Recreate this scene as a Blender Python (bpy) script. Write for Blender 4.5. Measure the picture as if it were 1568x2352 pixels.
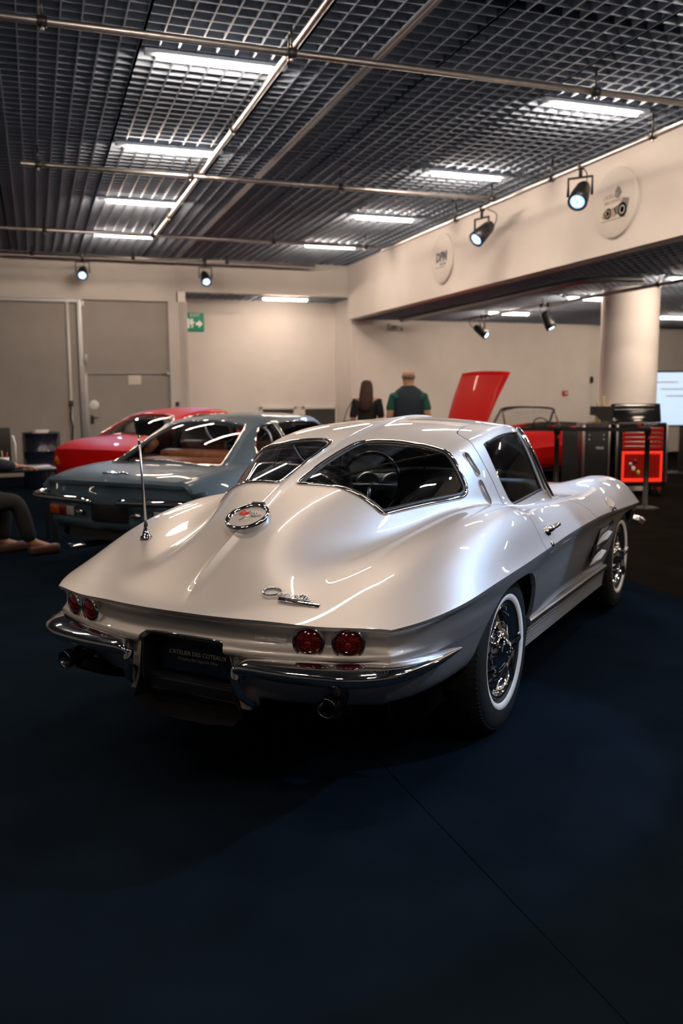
import bpy, bmesh, math, random
import numpy as np
from mathutils import Vector, Matrix

for o in list(bpy.data.objects): bpy.data.objects.remove(o, do_unlink=True)
scn = bpy.context.scene
COL = scn.collection
random.seed(7)

# ---------------------------------------------------------------- camera
FPX, PITCH, ROLL, YAW, CAMH = 1991.0, .1324, -.0071, .3359, 1.4103
cd = bpy.data.cameras.new('camera'); cam = bpy.data.objects.new('camera', cd); COL.objects.link(cam)
cd.sensor_fit = 'HORIZONTAL'; cd.sensor_width = 24.0; cd.lens = FPX/1568*24.0
_f = Vector((math.sin(YAW)*math.cos(PITCH), math.cos(YAW)*math.cos(PITCH), -math.sin(PITCH)))
_r = Vector((math.cos(YAW), -math.sin(YAW), 0)); _u = _r.cross(_f)
_r2 = math.cos(ROLL)*_r + math.sin(ROLL)*_u; _u2 = -math.sin(ROLL)*_r + math.cos(ROLL)*_u
cam.matrix_world = Matrix(((_r2.x, _u2.x, -_f.x, 0), (_r2.y, _u2.y, -_f.y, 0), (_r2.z, _u2.z, -_f.z, CAMH), (0, 0, 0, 1)))
cd.dof.use_dof = True; cd.dof.focus_distance = 3.15; cd.dof.aperture_fstop = 2.6
cd.clip_start = .05; cd.clip_end = 200
scn.camera = cam

# ---------------------------------------------------------------- world and exposure
wd = bpy.data.worlds.new('world'); scn.world = wd; wd.use_nodes = True
wd.node_tree.nodes['Background'].inputs[0].default_value = (.30, .36, .48, 1)
wd.node_tree.nodes['Background'].inputs[1].default_value = .02
vs = scn.view_settings
vs.view_transform = 'Standard'; vs.look = 'None'; vs.gamma = 1.0; vs.exposure = -.05; vs.use_curve_mapping = False

# light levels (the lamps themselves are built with their fixtures)
TUBE = 170.0        # ceiling light bars
TUBE_COL = (1.0, .78, .60)
SPOT_COL = (.36, .62, 1.0)
SPOT_GAIN = 1.0

# ---------------------------------------------------------------- materials
def principled(name, base, rough=.5, metal=0.0, coat=0.0, coat_rough=.03, spec=.5, trans=0.0, ior=1.45, emit=None, emit_s=0.0):
    m = bpy.data.materials.new(name); m.use_nodes = True
    b = m.node_tree.nodes['Principled BSDF']
    b.inputs['Base Color'].default_value = (*base, 1); b.inputs['Roughness'].default_value = rough
    b.inputs['Metallic'].default_value = metal; b.inputs['Coat Weight'].default_value = coat
    b.inputs['Coat Roughness'].default_value = coat_rough; b.inputs['Specular IOR Level'].default_value = spec
    b.inputs['Transmission Weight'].default_value = trans; b.inputs['IOR'].default_value = ior
    if emit: b.inputs['Emission Color'].default_value = (*emit, 1); b.inputs['Emission Strength'].default_value = emit_s
    return m
def noisy(m, scale, amount, bump=0.0, detail=3.0, coords='Object', stretch=None, bscale=None):
    """procedural tone variation and fine relief on a principled material"""
    nt = m.node_tree; b = nt.nodes['Principled BSDF']; base = tuple(b.inputs['Base Color'].default_value)
    tc = nt.nodes.new('ShaderNodeTexCoord'); n = nt.nodes.new('ShaderNodeTexNoise'); n.inputs['Scale'].default_value = scale
    n.inputs['Detail'].default_value = detail
    src = tc.outputs[coords]
    if stretch:
        mp = nt.nodes.new('ShaderNodeMapping'); mp.inputs['Scale'].default_value = stretch
        nt.links.new(src, mp.inputs[0]); src = mp.outputs[0]
    nt.links.new(src, n.inputs['Vector'])
    r = nt.nodes.new('ShaderNodeMapRange'); r.inputs[1].default_value = .3; r.inputs[2].default_value = .7
    r.inputs[3].default_value = 1 - amount; r.inputs[4].default_value = 1 + amount
    nt.links.new(n.outputs['Fac'], r.inputs[0])
    mx = nt.nodes.new('ShaderNodeMix'); mx.data_type = 'RGBA'; mx.blend_type = 'MULTIPLY'; mx.inputs[0].default_value = 1
    mx.inputs[6].default_value = base; nt.links.new(r.outputs[0], mx.inputs[7]); nt.links.new(mx.outputs[2], b.inputs['Base Color'])
    if bump:
        n2 = n
        if bscale:
            n2 = nt.nodes.new('ShaderNodeTexNoise'); n2.inputs['Scale'].default_value = bscale; n2.inputs['Detail'].default_value = 2
            nt.links.new(src, n2.inputs['Vector'])
        bp = nt.nodes.new('ShaderNodeBump'); bp.inputs['Strength'].default_value = bump; bp.inputs['Distance'].default_value = .01
        nt.links.new(n2.outputs['Fac'], bp.inputs['Height']); nt.links.new(bp.outputs[0], b.inputs['Normal'])
    return m
def glass_mat(name, tint=(.9, .93, .95), rough=0.0, ior=1.5):
    """thin pane: clear with a tint and a mirror sheen"""
    m = bpy.data.materials.new(name); m.use_nodes = True; nt = m.node_tree; nt.nodes.clear()
    o = nt.nodes.new('ShaderNodeOutputMaterial'); t = nt.nodes.new('ShaderNodeBsdfTransparent'); t.inputs[0].default_value = (*tint, 1)
    g = nt.nodes.new('ShaderNodeBsdfGlossy'); g.inputs['Roughness'].default_value = rough; g.inputs[0].default_value = (1, 1, 1, 1)
    lw = nt.nodes.new('ShaderNodeFresnel'); lw.inputs[0].default_value = ior
    mx = nt.nodes.new('ShaderNodeMixShader')
    nt.links.new(lw.outputs[0], mx.inputs[0]); nt.links.new(t.outputs[0], mx.inputs[1]); nt.links.new(g.outputs[0], mx.inputs[2])
    nt.links.new(mx.outputs[0], o.inputs[0]); return m

M = {}
M['silver'] = principled('silver_paint', (.55, .535, .525), .50, .70, 1.0, .010)
M['chrome'] = principled('chrome', (.82, .82, .84), .045, 1.0)
M['shaded_chrome'] = principled('shaded_chrome', (.13, .135, .15), .18, 1.0)  # chrome of the exhaust tips, shade under the tail put into its colour
M['chrome_soft'] = principled('brushed_aluminium', (.62, .63, .65), .28, 1.0)
M['rubber'] = noisy(principled('tyre_rubber', (.018, .019, .021), .55), 40, .2)
M['whitewall'] = noisy(principled('whitewall', (.90, .86, .78), .6), 30, .05)
M['black'] = principled('black_trim', (.012, .012, .014), .4)
M['black_gloss'] = principled('gloss_black', (.010, .011, .014), .12, 0, .6)
M['dark'] = principled('dark_underbody', (.010, .010, .011), .8)
M['interior'] = noisy(principled('black_vinyl', (.018, .018, .021), .5), 60, .2)
M['glass'] = glass_mat('car_glass', (.72, .78, .80))
M['glass_clear'] = glass_mat('clear_glass', (.93, .95, .96), 0.0, 1.22)
M['lens_red'] = principled('red_lens', (.075, .002, .003), .05, 0, 1.0, .02)
M['lens_red_core'] = principled('red_lens_core', (.20, .005, .006), .12, 0, 1.0, .02)
M['lens_orange'] = principled('orange_lens', (.55, .12, .01), .15, 0, .8)
M['lens_white'] = principled('white_lens', (.55, .55, .50), .2, 0, .5)
M['plate'] = principled('plate_blue_black', (.006, .012, .028), .35, 0, .3)
M['gold_text'] = principled('gold_lettering', (.62, .52, .36), .4, .3)
M['gold_dim'] = principled('dim_lettering', (.17, .15, .14), .5)
M['white_text'] = principled('white_lettering', (.75, .76, .78), .5)
M['red_enamel'] = principled('red_enamel', (.75, .03, .02), .2, 0, .8)
M['white_enamel'] = principled('white_enamel', (.82, .80, .76), .25, 0, .8)
M['blue_enamel'] = principled('blue_enamel', (.05, .10, .40), .25, 0, .8)
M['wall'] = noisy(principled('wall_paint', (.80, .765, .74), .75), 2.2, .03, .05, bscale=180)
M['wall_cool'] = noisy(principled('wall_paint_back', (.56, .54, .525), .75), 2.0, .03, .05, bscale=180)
M['door_grey'] = noisy(principled('door_paint', (.30, .28, .27), .6), 3, .05)
M['unseen_wall'] = noisy(principled('unseen_wall_grey', (.22, .225, .235), .9), 4, .2)  # grey of the unseen walls, chosen for the light they return to the tail
M['frame_grey'] = principled('frame_steel', (.30, .31, .33), .4, .6)
M['grid'] = principled('ceiling_grid_paint', (.38, .47, .60), .7)
M['void'] = principled('ceiling_void', (.012, .012, .013), .9)
M['pipe'] = noisy(principled('galvanised_tube', (.36, .36, .37), .34, .9), 14, .12)
M['carpet'] = noisy(principled('navy_carpet', (.0062, .0112, .0188), .95, spec=.0), 3.0, .16, .5, 6, bscale=420)
M['carpet_brown'] = noisy(principled('brown_carpet', (.012, .0100, .0088), .95, spec=.0), 3.0, .18, .5, 6, bscale=420)
M['tube'] = principled('light_bar', (1, .9, .8), .4, emit=TUBE_COL, emit_s=TUBE)
M['tube_dim'] = principled('light_bar_dimmed', (1, .9, .8), .4, emit=TUBE_COL, emit_s=TUBE*.42)
M['spot_lens'] = principled('spot_lens', (.7, .85, 1), .3, emit=(.55, .78, 1.0), emit_s=9)
M['spot_glass'] = principled('spot_front_glass', (.10, .14, .20), .15, 0, .6, emit=(.40, .68, 1.0), emit_s=1.6)
M['spot_body'] = principled('spot_housing', (.014, .014, .016), .38)
M['sign_green'] = principled('exit_sign_green', (.0, .22, .12), .4, emit=(.0, .22, .12), emit_s=.25)
M['sign_white'] = principled('exit_sign_white', (.85, .85, .8), .4, emit=(.8, .8, .7), emit_s=.25)
M['paper'] = principled('paper', (.66, .62, .58), .7)
M['navy_ink'] = principled('navy_ink', (.02, .025, .07), .5)
M['grey_ink'] = principled('grey_ink', (.10, .10, .11), .5)
M['brown_ink'] = principled('brown_ink', (.40, .30, .25), .6)
M['blue_paint'] = principled('slate_blue_paint', (.055, .098, .14), .5, .0, .45, .03, spec=.3)
M['red_paint'] = principled('red_paint', (.50, .003, .002), .5, 0, .12, .03, spec=.2)
M['tan'] = noisy(principled('tan_leather', (.26, .095, .04), .5), 30, .2)
M['brown_shoe'] = principled('brown_leather', (.075, .032, .018), .5)
M['maroon'] = noisy(principled('maroon_leather', (.09, .022, .02), .5), 30, .2)
M['skin'] = noisy(principled('skin', (.48, .25, .17), .55), 12, .06)
M['hair_grey'] = noisy(principled('grey_hair', (.20, .17, .15), .7), 60, .3)
M['hair_brown'] = noisy(principled('brown_hair', (.035, .015, .009), .6), 60, .4, .4)
M['green_shirt'] = noisy(principled('green_shirt', (.008, .075, .055), .8), 20, .15)
M['navy_vest'] = noisy(principled('navy_vest', (.010, .022, .035), .8), 20, .15)
M['red_trousers'] = noisy(principled('red_trousers', (.16, .03, .028), .8), 20, .15)
M['navy_cloth'] = noisy(principled('navy_cloth', (.010, .013, .024), .85), 20, .25)
M['black_cloth'] = noisy(principled('black_cloth', (.010, .010, .012), .85), 20, .25)
M['white_plastic'] = principled('white_plastic', (.72, .71, .68), .45)
M['drum'] = principled('navy_drum', (.010, .014, .032), .25, 0, .6)
M['tool_red'] = principled('tool_red', (.55, .012, .008), .3, 0, .6)
M['tool_red_lit'] = principled('lit_red_panel', (.8, .02, .01), .4, emit=(1.0, .035, .012), emit_s=.8)
M['screen'] = principled('screen', (.5, .6, .7), .3, emit=(.55, .75, 1.0), emit_s=.9)
M['bottle'] = principled('yellow_bottle', (.42, .34, .10), .2, 0, .6)
M['blue_plastic'] = principled('blue_plastic', (.012, .03, .07), .6)
# ---------------------------------------------------------------- helpers
def raw_mesh(name, V, F, smooth=False):
    me = bpy.data.meshes.new(name)
    V = np.asarray(V, dtype=np.float32)
    if isinstance(F, np.ndarray) and F.ndim == 2:
        n, k = F.shape
        me.vertices.add(len(V)); me.vertices.foreach_set('co', V.ravel())
        me.loops.add(n*k); me.loops.foreach_set('vertex_index', F.astype(np.int32).ravel())
        me.polygons.add(n); me.polygons.foreach_set('loop_start', np.arange(0, n*k, k, dtype=np.int32))
        me.polygons.foreach_set('loop_total', np.full(n, k, dtype=np.int32))
        me.update(calc_edges=True)
    else:
        me.from_pydata([tuple(map(float, v)) for v in V], [], [tuple(f) for f in F]); me.update()
    if smooth: me.polygons.foreach_set('use_smooth', np.ones(len(me.polygons), dtype=bool))
    return me
def link(name, me, mat=None, parent=None, loc=None, rot=None):
    o = bpy.data.objects.new(name, me); COL.objects.link(o)
    if mat is not None and me is not None:
        if len(me.materials) == 0: me.materials.append(M[mat] if isinstance(mat, str) else mat)
    if parent: o.parent = parent
    if loc is not None: o.location = loc
    if rot is not None: o.rotation_euler = rot
    return o
def tag(o, label=None, cat=None, group=None, kind=None):
    if label: o['label'] = label
    if cat: o['category'] = cat
    if group: o['group'] = group
    if kind: o['kind'] = kind
    return o
def thing(name, label, cat, loc=(0, 0, 0), rz=0.0, group=None):
    o = bpy.data.objects.new(name, None); COL.objects.link(o); o.location = loc; o.rotation_euler = (0, 0, rz)
    o.empty_display_size = .1
    return tag(o, label, cat, group)
def copy_tree(o, parent=None):
    c = o.copy(); COL.objects.link(c)
    if parent: c.parent = parent
    for ch in o.children: copy_tree(ch, c)
    return c

class MB:
    """collects simple solids into one mesh"""
    def __init__(s): s.v = []; s.f = []; s.sm = []
    def add(s, V, F, smooth=False):
        n = len(s.v); s.v += [tuple(map(float, v)) for v in V]; s.f += [tuple(i + n for i in f) for f in F]; s.sm += [smooth]*len(F); return s
    def box(s, c, d, rz=0.0, bev=0.0, R=None):
        x, y, z = (q/2 for q in d)
        if bev > 0:
            bm = bmesh.new(); bmesh.ops.create_cube(bm, size=1); bmesh.ops.scale(bm, vec=d, verts=bm.verts)
            bmesh.ops.bevel(bm, geom=bm.edges[:], offset=min(bev, .45*min(d)), segments=2, affect='EDGES', profile=.6)
            bm.verts.index_update(); V = [v.co.copy() for v in bm.verts]; F = [[v.index for v in f.verts] for f in bm.faces]; bm.free()
        else:
            V = [Vector((a, b, e)) for a in (-x, x) for b in (-y, y) for e in (-z, z)]
            F = [(0, 1, 3, 2), (4, 6, 7, 5), (0, 4, 5, 1), (2, 3, 7, 6), (0, 2, 6, 4), (1, 5, 7, 3)]
        Rm = R if R is not None else Matrix.Rotation(rz, 3, 'Z')
        return s.add([Rm @ v + Vector(c) for v in V], F, bev > 0)
    def tube(s, pts, r, n=10, caps=True, closed=False, smooth=True):
        P = [Vector(p) for p in pts]; rr = r if hasattr(r, '__len__') else [r]*len(P)
        V = []; F = []; N = None; m = len(P)
        for i, p in enumerate(P):
            if closed: t = (P[(i+1) % m] - P[i-1])
            else: t = (P[min(i+1, m-1)] - P[max(i-1, 0)])
            t = t.normalized() if t.length > 1e-9 else Vector((0, 0, 1))
            if N is None:
                N = t.cross(Vector((0, 0, 1)))
                if N.length < .1: N = t.cross(Vector((1, 0, 0)))
            N = (N - t*N.dot(t)).normalized(); B = t.cross(N)
            V += [p + rr[i]*(math.cos(2*math.pi*k/n)*N + math.sin(2*math.pi*k/n)*B) for k in range(n)]
        for i in range(m if closed else m - 1):
            a = i*n; b = ((i+1) % m)*n
            F += [(a+k, a+(k+1) % n, b+(k+1) % n, b+k) for k in range(n)]
        s.add(V, F, smooth)
        if caps and not closed:
            q = len(s.v) - len(V)
            s.f += [tuple(q+k for k in reversed(range(n))), tuple(q+(m-1)*n+k for k in range(n))]; s.sm += [False, False]
        return s
    def lathe(s, prof, n=32, axis='Z', c=(0, 0, 0), smooth=True, R=None):
        """prof: (radius, height) pairs turned about the axis"""
        V = []; F = []
        for (r, h) in prof:
            for k in range(n):
                a = 2*math.pi*k/n; p = Vector((r*math.cos(a), r*math.sin(a), h))
                if axis == 'X': p = Vector((p.z, p.x, p.y))
                elif axis == 'Y': p = Vector((p.x, p.z, p.y))
                if R is not None: p = R @ p
                V.append(p + Vector(c))
        for i in range(len(prof)-1):
            F += [(i*n+k, i*n+(k+1) % n, (i+1)*n+(k+1) % n, (i+1)*n+k) for k in range(n)]
        return s.add(V, F, smooth)
    def prism(s, poly, y0, y1, R=None, c=(0, 0, 0)):
        """polygon in local xz extruded along local y"""
        n = len(poly); V = [Vector((x, y0, z)) for x, z in poly] + [Vector((x, y1, z)) for x, z in poly]
        F = [tuple(range(n)), tuple(reversed(range(n, 2*n)))] + [(k, k+n, (k+1) % n+n, (k+1) % n) for k in range(n)]
        V = [(R @ v if R is not None else v) + Vector(c) for v in V]
        return s.add(V, F, False)
    def build(s, name, mat, parent=None, loc=None, rot=None, normals=True):
        me = bpy.data.meshes.new(name); me.from_pydata(s.v, [], s.f)
        me.polygons.foreach_set('use_smooth', np.array(s.sm, dtype=bool))
        if normals:
            bm = bmesh.new(); bm.from_mesh(me); bmesh.ops.recalc_face_normals(bm, faces=bm.faces[:]); bm.to_mesh(me); bm.free()
        me.update()
        return link(name, me, mat, parent, loc, rot)

def text_mesh(txt, size, align='CENTER', extrude=.0, shear=0.0, space=1.0, font=None, offset=0.0):
    cu = bpy.data.curves.new('lettering', 'FONT'); cu.body = txt; cu.size = size; cu.align_x = align; cu.align_y = 'CENTER'
    cu.extrude = extrude; cu.shear = shear; cu.space_character = space; cu.resolution_u = 3; cu.offset = offset
    o = bpy.data.objects.new('lettering', cu); COL.objects.link(o)
    bpy.context.view_layer.update()
    me = bpy.data.meshes.new_from_object(o.evaluated_get(bpy.context.evaluated_depsgraph_get()))
    bpy.data.objects.remove(o, do_unlink=True); bpy.data.curves.remove(cu)
    me.materials.clear(); return me
def lettering(name, txt, size, mat, parent, mtx, **kw):
    me = text_mesh(txt, size, **kw); me.transform(mtx); return link(name, me, mat, parent)
def frame_mtx(o, xdir, normal):
    """matrix whose x runs along xdir and z along normal at point o"""
    z = Vector(normal).normalized(); x = Vector(xdir); x = (x - z*x.dot(z)).normalized(); y = z.cross(x)
    return Matrix(((x.x, y.x, z.x, o[0]), (x.y, y.y, z.y, o[1]), (x.z, y.z, z.z, o[2]), (0, 0, 0, 1)))
def catmull(pts, n=8, closed=False):
    P = [Vector(p) for p in pts]; m = len(P); out = []
    for i in range(m if closed else m-1):
        if closed: a, b, c, d = P[i-1], P[i], P[(i+1) % m], P[(i+2) % m]
        else: a, b, c, d = P[max(i-1, 0)], P[i], P[i+1], P[min(i+2, m-1)]
        for k in range(n):
            t = k/n
            out.append(.5*((2*b) + (c-a)*t + (2*a-5*b+4*c-d)*t*t + (3*b-a-3*c+d)*t**3))
    if not closed: out.append(P[-1])
    return out
# ---------------------------------------------------------------- the hall
HC, YB, XS, ZL, ZH = 4.0, 16.80, 6.03, 2.958, 3.39      # ceiling, back wall, bulkhead face, low ceiling, recess ceiling
def struct(name, mb, mat, parent=None):
    o = mb.build(name, mat, parent)
    if parent is None: tag(o, kind='structure')
    return o
def slab(x0, x1, y0, y1, z0, z1): return MB().box(((x0+x1)/2, (y0+y1)/2, (z0+z1)/2), (x1-x0, y1-y0, z1-z0))

# floor: navy carpet laid in two widths with a butt seam, brown carpet further back
fl = struct('floor', slab(-7, 16, -7, 19, -.12, -.012), 'dark')
struct('carpet', slab(-7, 1.1925, -7, 19, -.012, 0), 'carpet', fl)
struct('carpet', slab(1.1955, 4.195, -7, 19, -.012, 0), 'carpet', fl)
struct('carpet', slab(4.200, 16, -7, 19, -.012, 0), 'carpet_brown', fl)

# walls
w = MB().box((-2.2, YB+.1, 3.6), (9.6, .2, .8)).box((2.62, YB+.1, 1.6), (.36, .2, 3.2)).box((-4.9, YB+.1, 1.6), (4.2, .2, 3.2))
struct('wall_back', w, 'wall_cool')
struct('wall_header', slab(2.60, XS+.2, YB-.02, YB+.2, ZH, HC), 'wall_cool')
struct('wall_recess', MB().box((4.45, 18.1, 1.75), (3.7, .2, 3.5)).box((2.70, 17.45, 1.75), (.14, 1.3, 3.5)).box((6.22, 17.45, 1.75), (.1, 1.3, 3.5)), 'wall')
struct('wall_alcove', slab(6.12, 11.80, YB+.03, YB+.25, 0, 3.1), 'wall')
struct('wall_alcove_end', MB().box((12.02, YB+.35, 1.55), (.42, .3, 3.1)).box((14.2, YB+.9, 1.55), (4.0, .2, 3.1)), 'wall')
struct('wall_bulkhead', slab(XS, XS+.22, -7, YB, ZL-.01, HC), 'wall')
struct('wall_left', slab(-7.2, -7, -7, 19, 0, HC), 'unseen_wall')
struct('wall_front', slab(-7, 16, -7.2, -7, 0, HC), 'unseen_wall')
struct('wall_right', slab(16, 16.2, -7, 19, 0, HC), 'unseen_wall')
struct('trim_1', MB().box((8.5, YB+.01, .06), (4.7, .03, .12)), 'frame_grey')

# loading doors in the back wall
d1 = struct('door_1', slab(-2.80, .78, YB+.08, YB+.14, 0, 3.19), 'door_grey')
struct('door_post', MB().box((.835, YB+.06, 1.6), (.09, .10, 3.2), bev=.006), 'frame_grey', d1)
struct('rail', MB().box((-1.0, YB+.05, 3.17), (3.6, .08, .05)), 'frame_grey', d1)
struct('conduit', MB().tube([(.63, YB+.05, 3.18), (.625, YB+.05, 1.9), (.615, YB+.05, .25)], .028, 10), 'white_plastic', d1)
struct('pull_cord_box', MB().box((.62, YB+.03, 1.32), (.07, .05, .10), bev=.01).tube([(.62, YB+.02, 1.27), (.60, YB+.02, 1.05), (.63, YB+.02, .9), (.61, YB+.02, .6)], .016, 8), 'black', d1)
d2 = struct('door_2', slab(.88, 2.44, YB+.07, YB+.12, 1.885, 3.20), 'door_grey')
struct('hinge_plate', MB().box((.92, YB+.06, 2.13), (.05, .03, .17), bev=.005), 'frame_grey', d2)
struct('hinge_plate', MB().box((.90, YB+.06, 3.12), (.05, .03, .12), bev=.005), 'frame_grey', d2)
struct('bottom_rail', MB().box((1.66, YB+.05, 1.872), (1.58, .04, .022)), 'frame_grey', d2)
struct('bolt', MB().tube([(2.30, YB+.03, 1.865), (2.53, YB+.03, 1.855)], .013, 8).box((2.40, YB+.03, 1.865), (.05, .04, .05), bev=.008), 'chrome_soft', d2)
d3 = struct('door_3', slab(.93, 2.44, YB+.07, YB+.12, 0, 1.86), 'door_grey')
struct('jamb', MB().box((.90, YB+.05, .93), (.06, .08, 1.86), bev=.006), 'frame_grey', d3)
struct('handle', MB().box((.985, YB+.05, 1.02), (.05, .03, .16), bev=.01).tube([(.985, YB+.03, 1.05), (1.0, YB-.02, 1.05), (1.09, YB-.02, 1.05)], .012, 8), 'black', d3)
tag(MB().box((1.785, YB+.055, 1.745), (.235, .006, .18), bev=.002).build('paper_notice', 'paper'), 'blank-looking white paper notice taped to the grey metal door', 'notice')
tag(MB().lathe([(0, .004), (.085, .004), (.088, 0)], 28, 'Y', (1.03, YB+.068, 1.29), R=Matrix.Rotation(math.pi, 3, 'Z')).build('round_sticker', 'white_text'), 'round white sticker on the lower grey metal door', 'sticker')
tag(MB().box((2.56, YB-.01, 1.29), (.07, .03, .085), bev=.008).build('light_switch', 'black'), 'small dark switch box on the wall beside the grey door', 'switch')

# recess: exit sign and wall grilles
ex = thing('exit_sign', 'green exit sign with white running figure and arrow', 'sign', (3.14, 17.995, 2.93))
MB().box((0, -.02, 0), (.37, .035, .37), bev=.004).build('panel', 'sign_green', ex)
_fm = Matrix(((1, 0, 0, 0), (0, 0, -1, -.040), (0, 1, 0, .135), (0, 0, 0, 1)))
lettering('lettering', 'EXIT', .085, 'sign_white', ex, _fm, extrude=.001, space=1.15)
MB().prism([(.16, -.03), (.08, .05), (.08, .0), (.02, .0), (.02, -.06), (.08, -.06), (.08, -.11)][::-1], -.041, -.038).build('arrow', 'sign_white', ex)
MB().prism([(-.16, .07), (-.11, .07), (-.11, -.12), (-.16, -.12)], -.041, -.038).prism([(-.09, .055), (-.06, .075), (-.03, .055), (-.04, .02), (-.0, -.01), (-.03, -.03), (-.05, -.02), (-.03, -.07), (-.06, -.12), (-.08, -.11), (-.06, -.065), (-.10, -.04), (-.10, .01)], -.041, -.038).build('running_figure', 'sign_white', ex)
for gx, nm in ((4.86, 'left'), (5.80, 'right')):
    g = thing('wall_grille', 'white-framed slatted wall grille, the one nearer the ' + ('exit sign' if nm == 'left' else 'alcove corner'), 'grille', (gx, 17.99, .92), 0, 'wall grilles in the recess')
    f = MB()
    for dx in (-.375, .375): f.box((dx, -.02, 0), (.06, .045, .58), bev=.006)
    for dz in (-.26, .26): f.box((0, -.02, dz), (.81, .045, .06), bev=.006)
    f.build('frame', 'wall', g)
    MB().box((0, -.004, 0), (.70, .006, .48)).build('backing', 'dark', g)
    sl = MB().box((0, 0, 0), (.70, .022, .004), R=Matrix.Rotation(.6, 3, 'X')).build('slat', 'frame_grey', g, (0, -.018, -.22))
    for i in range(1, 17):
        c = sl.copy(); COL.objects.link(c); c.location = (0, -.018, -.22 + i*.0275)

# alcove wall fittings
sc = thing('security_camera', 'small white dome-arm security camera high on the alcove wall', 'camera', (7.015, YB+.02, 2.80))
MB().box((-.06, -.03, .04), (.09, .06, .09), bev=.012).build('mount', 'white_plastic', sc)
MB().tube([(-.04, -.05, .02), (.03, -.12, 0)], .022, 8).build('arm', 'white_plastic', sc)
MB().tube([(-.01, -.10, .0), (.11, -.20, -.03)], .045, 12).build('body', 'white_plastic', sc)
MB().tube([(.108, -.198, -.0295), (.116, -.206, -.032)], .035, 12).build('lens', 'black_gloss', sc)
fp = thing('fire_call_point', 'small red fire call point on the alcove wall', 'call point', (11.17, YB+.02, 1.45))
MB().box((0, -.03, 0), (.11, .05, .11), bev=.01).build('box', 'tool_red', fp); MB().box((0, -.057, 0), (.06, .006, .05), bev=.001).build('window', 'white_plastic', fp)
tag(MB().box((11.98, YB+.17, 1.75), (.06, .06, .14), bev=.012).build('wall_phone', 'black'), 'small black wall unit on the pilaster beside the column', 'wall unit')

# round column
cl = tag(MB().lathe([(.415, 0), (.415, 2.96)], 64, 'Z', (8.42, 11.02, 0)).build('column', 'wall'), kind='structure')
MB().box((8.44, 10.615, 1.48), (.006, .016, 2.94)).build('joint_strip', 'wall_cool', cl)

# ---------------------------------------------------------------- open-cell ceiling panels
def grid_panel(wx, wy, nx, ny, h=.055, t=.011, edge=.020):
    m = MB()
    for i in range(nx+1):
        tt = edge if i in (0, nx) else t
        m.box((-wx/2 + wx*i/nx, 0, h/2 + (.0 if i in (0, nx) else .001)), (tt, wy, h))
    for j in range(ny+1):
        tt = edge*.8 if j in (0, ny) else t
        m.box((0, -wy/2 + wy*j/ny, h/2 + .002), (wx, tt, h-.003))
    return m
void = tag(slab(-7, 16, -7, 19, HC+.42, HC+.5).build('ceiling', 'void'), kind='structure')
PY = 1.25
edges = [(-1.418, -.278, 8), (-.278, .862, 8), (.862, 2.002, 8), (2.002, 2.60, 4), (2.66, 3.146, 3), (3.146, 4.288, 8), (4.288, 5.43, 8), (5.43, XS, 4)]
edges = [(-1.418-1.14*k, -.278-1.14*k, 8) for k in (4, 3, 2, 1)] + edges
cache = {}
for (a, b, n) in edges:
    ny_rows = range(16) if a > -3 else range(3, 16)
    key = (round(b-a, 3), n)
    for j in range(17):
        yc = YB - .02 - PY*(j+.5)
        if yc < -3.6 or (a < -3 and yc < 0): continue
        if key not in cache:
            o = grid_panel(b-a, PY, n, 9).build('ceiling_panel', 'grid', void, normals=False); cache[key] = o.data
            o.location = ((a+b)/2, yc, HC)
        else: link('ceiling_panel', cache[key], None, void, ((a+b)/2, yc, HC))
MB().box((2.63, 6.6, HC+.02), (.062, 20.4, .05)).box((2.63, 6.6, HC-.006), (.010, 20.4, .012)).build('main_runner', 'frame_grey', void)
# low ceiling behind the bulkhead, and over the recess
low = tag(slab(XS+.22, 16, -7, YB+1.1, ZL+.30, ZL+.36).build('ceiling_low', 'void'), kind='structure')
o0 = grid_panel(1.15, PY, 8, 9).build('ceiling_panel', 'grid', low, normals=False)
first = True
for i in range(8):
    for j in range(11):
        p = (XS+.22+1.15*(i+.5), YB+.0-PY*(j+.5), ZL)
        if first: o0.location = p; first = False
        else: link('ceiling_panel', o0.data, None, low, p)
rec = tag(slab(2.72, XS+.3, YB+.2, 18.0, ZH+.25, ZH+.3).build('ceiling_recess', 'void'), kind='structure')
o0 = grid_panel(1.15, 1.2, 8, 8).build('ceiling_panel', 'grid', rec, normals=False); o0.location = (3.35, 17.42, ZH)
for i in (1, 2): link('ceiling_panel', o0.data, None, rec, (3.35+1.15*i, 17.42, ZH))

# ---------------------------------------------------------------- ceiling light bars
def light_bar(x, y, z, ln, where, group='ceiling light bars', mat='tube'):
    t = thing('light_bar', where, 'ceiling light', (x, y, z), 0, group)
    MB().box((0, 0, .022), (ln+.22, .085, .03), bev=.006).build('channel', 'grid', t)
    MB().tube([(-ln/2, 0, -.002), (-ln/2+.01, 0, -.003), (ln/2-.01, 0, -.003), (ln/2, 0, -.002)], [.018, .027, .027, .018], 12).build('tube', mat, t)
    return t
rows = [6.96, 9.46, 12.02, 14.46]
names = ['over the silver car', 'over the blue car', 'past the second cross tube', 'at the back wall']
for y, nm in zip(rows, names):
    light_bar(1.447, y, HC-.045, .878, 'warm white ceiling light bar beside the long ceiling tube, ' + nm)
    light_bar(4.877, y, HC-.045, .878, 'warm white ceiling light bar in the row along the bulkhead, ' + nm)
for y, nm in ((4.46, 'just past the near carpet'), (1.96, 'added out of view above the near carpet'), (-.54, 'added out of view behind the near carpet')):  # last two rows are unseen, added to brighten the silver tail
    for x, side_ in ((1.447, 'beside the long tube'), (4.877, 'along the bulkhead')): light_bar(x, y, HC-.045, .878, 'warm white ceiling light bar ' + nm + ', ' + side_)
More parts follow.
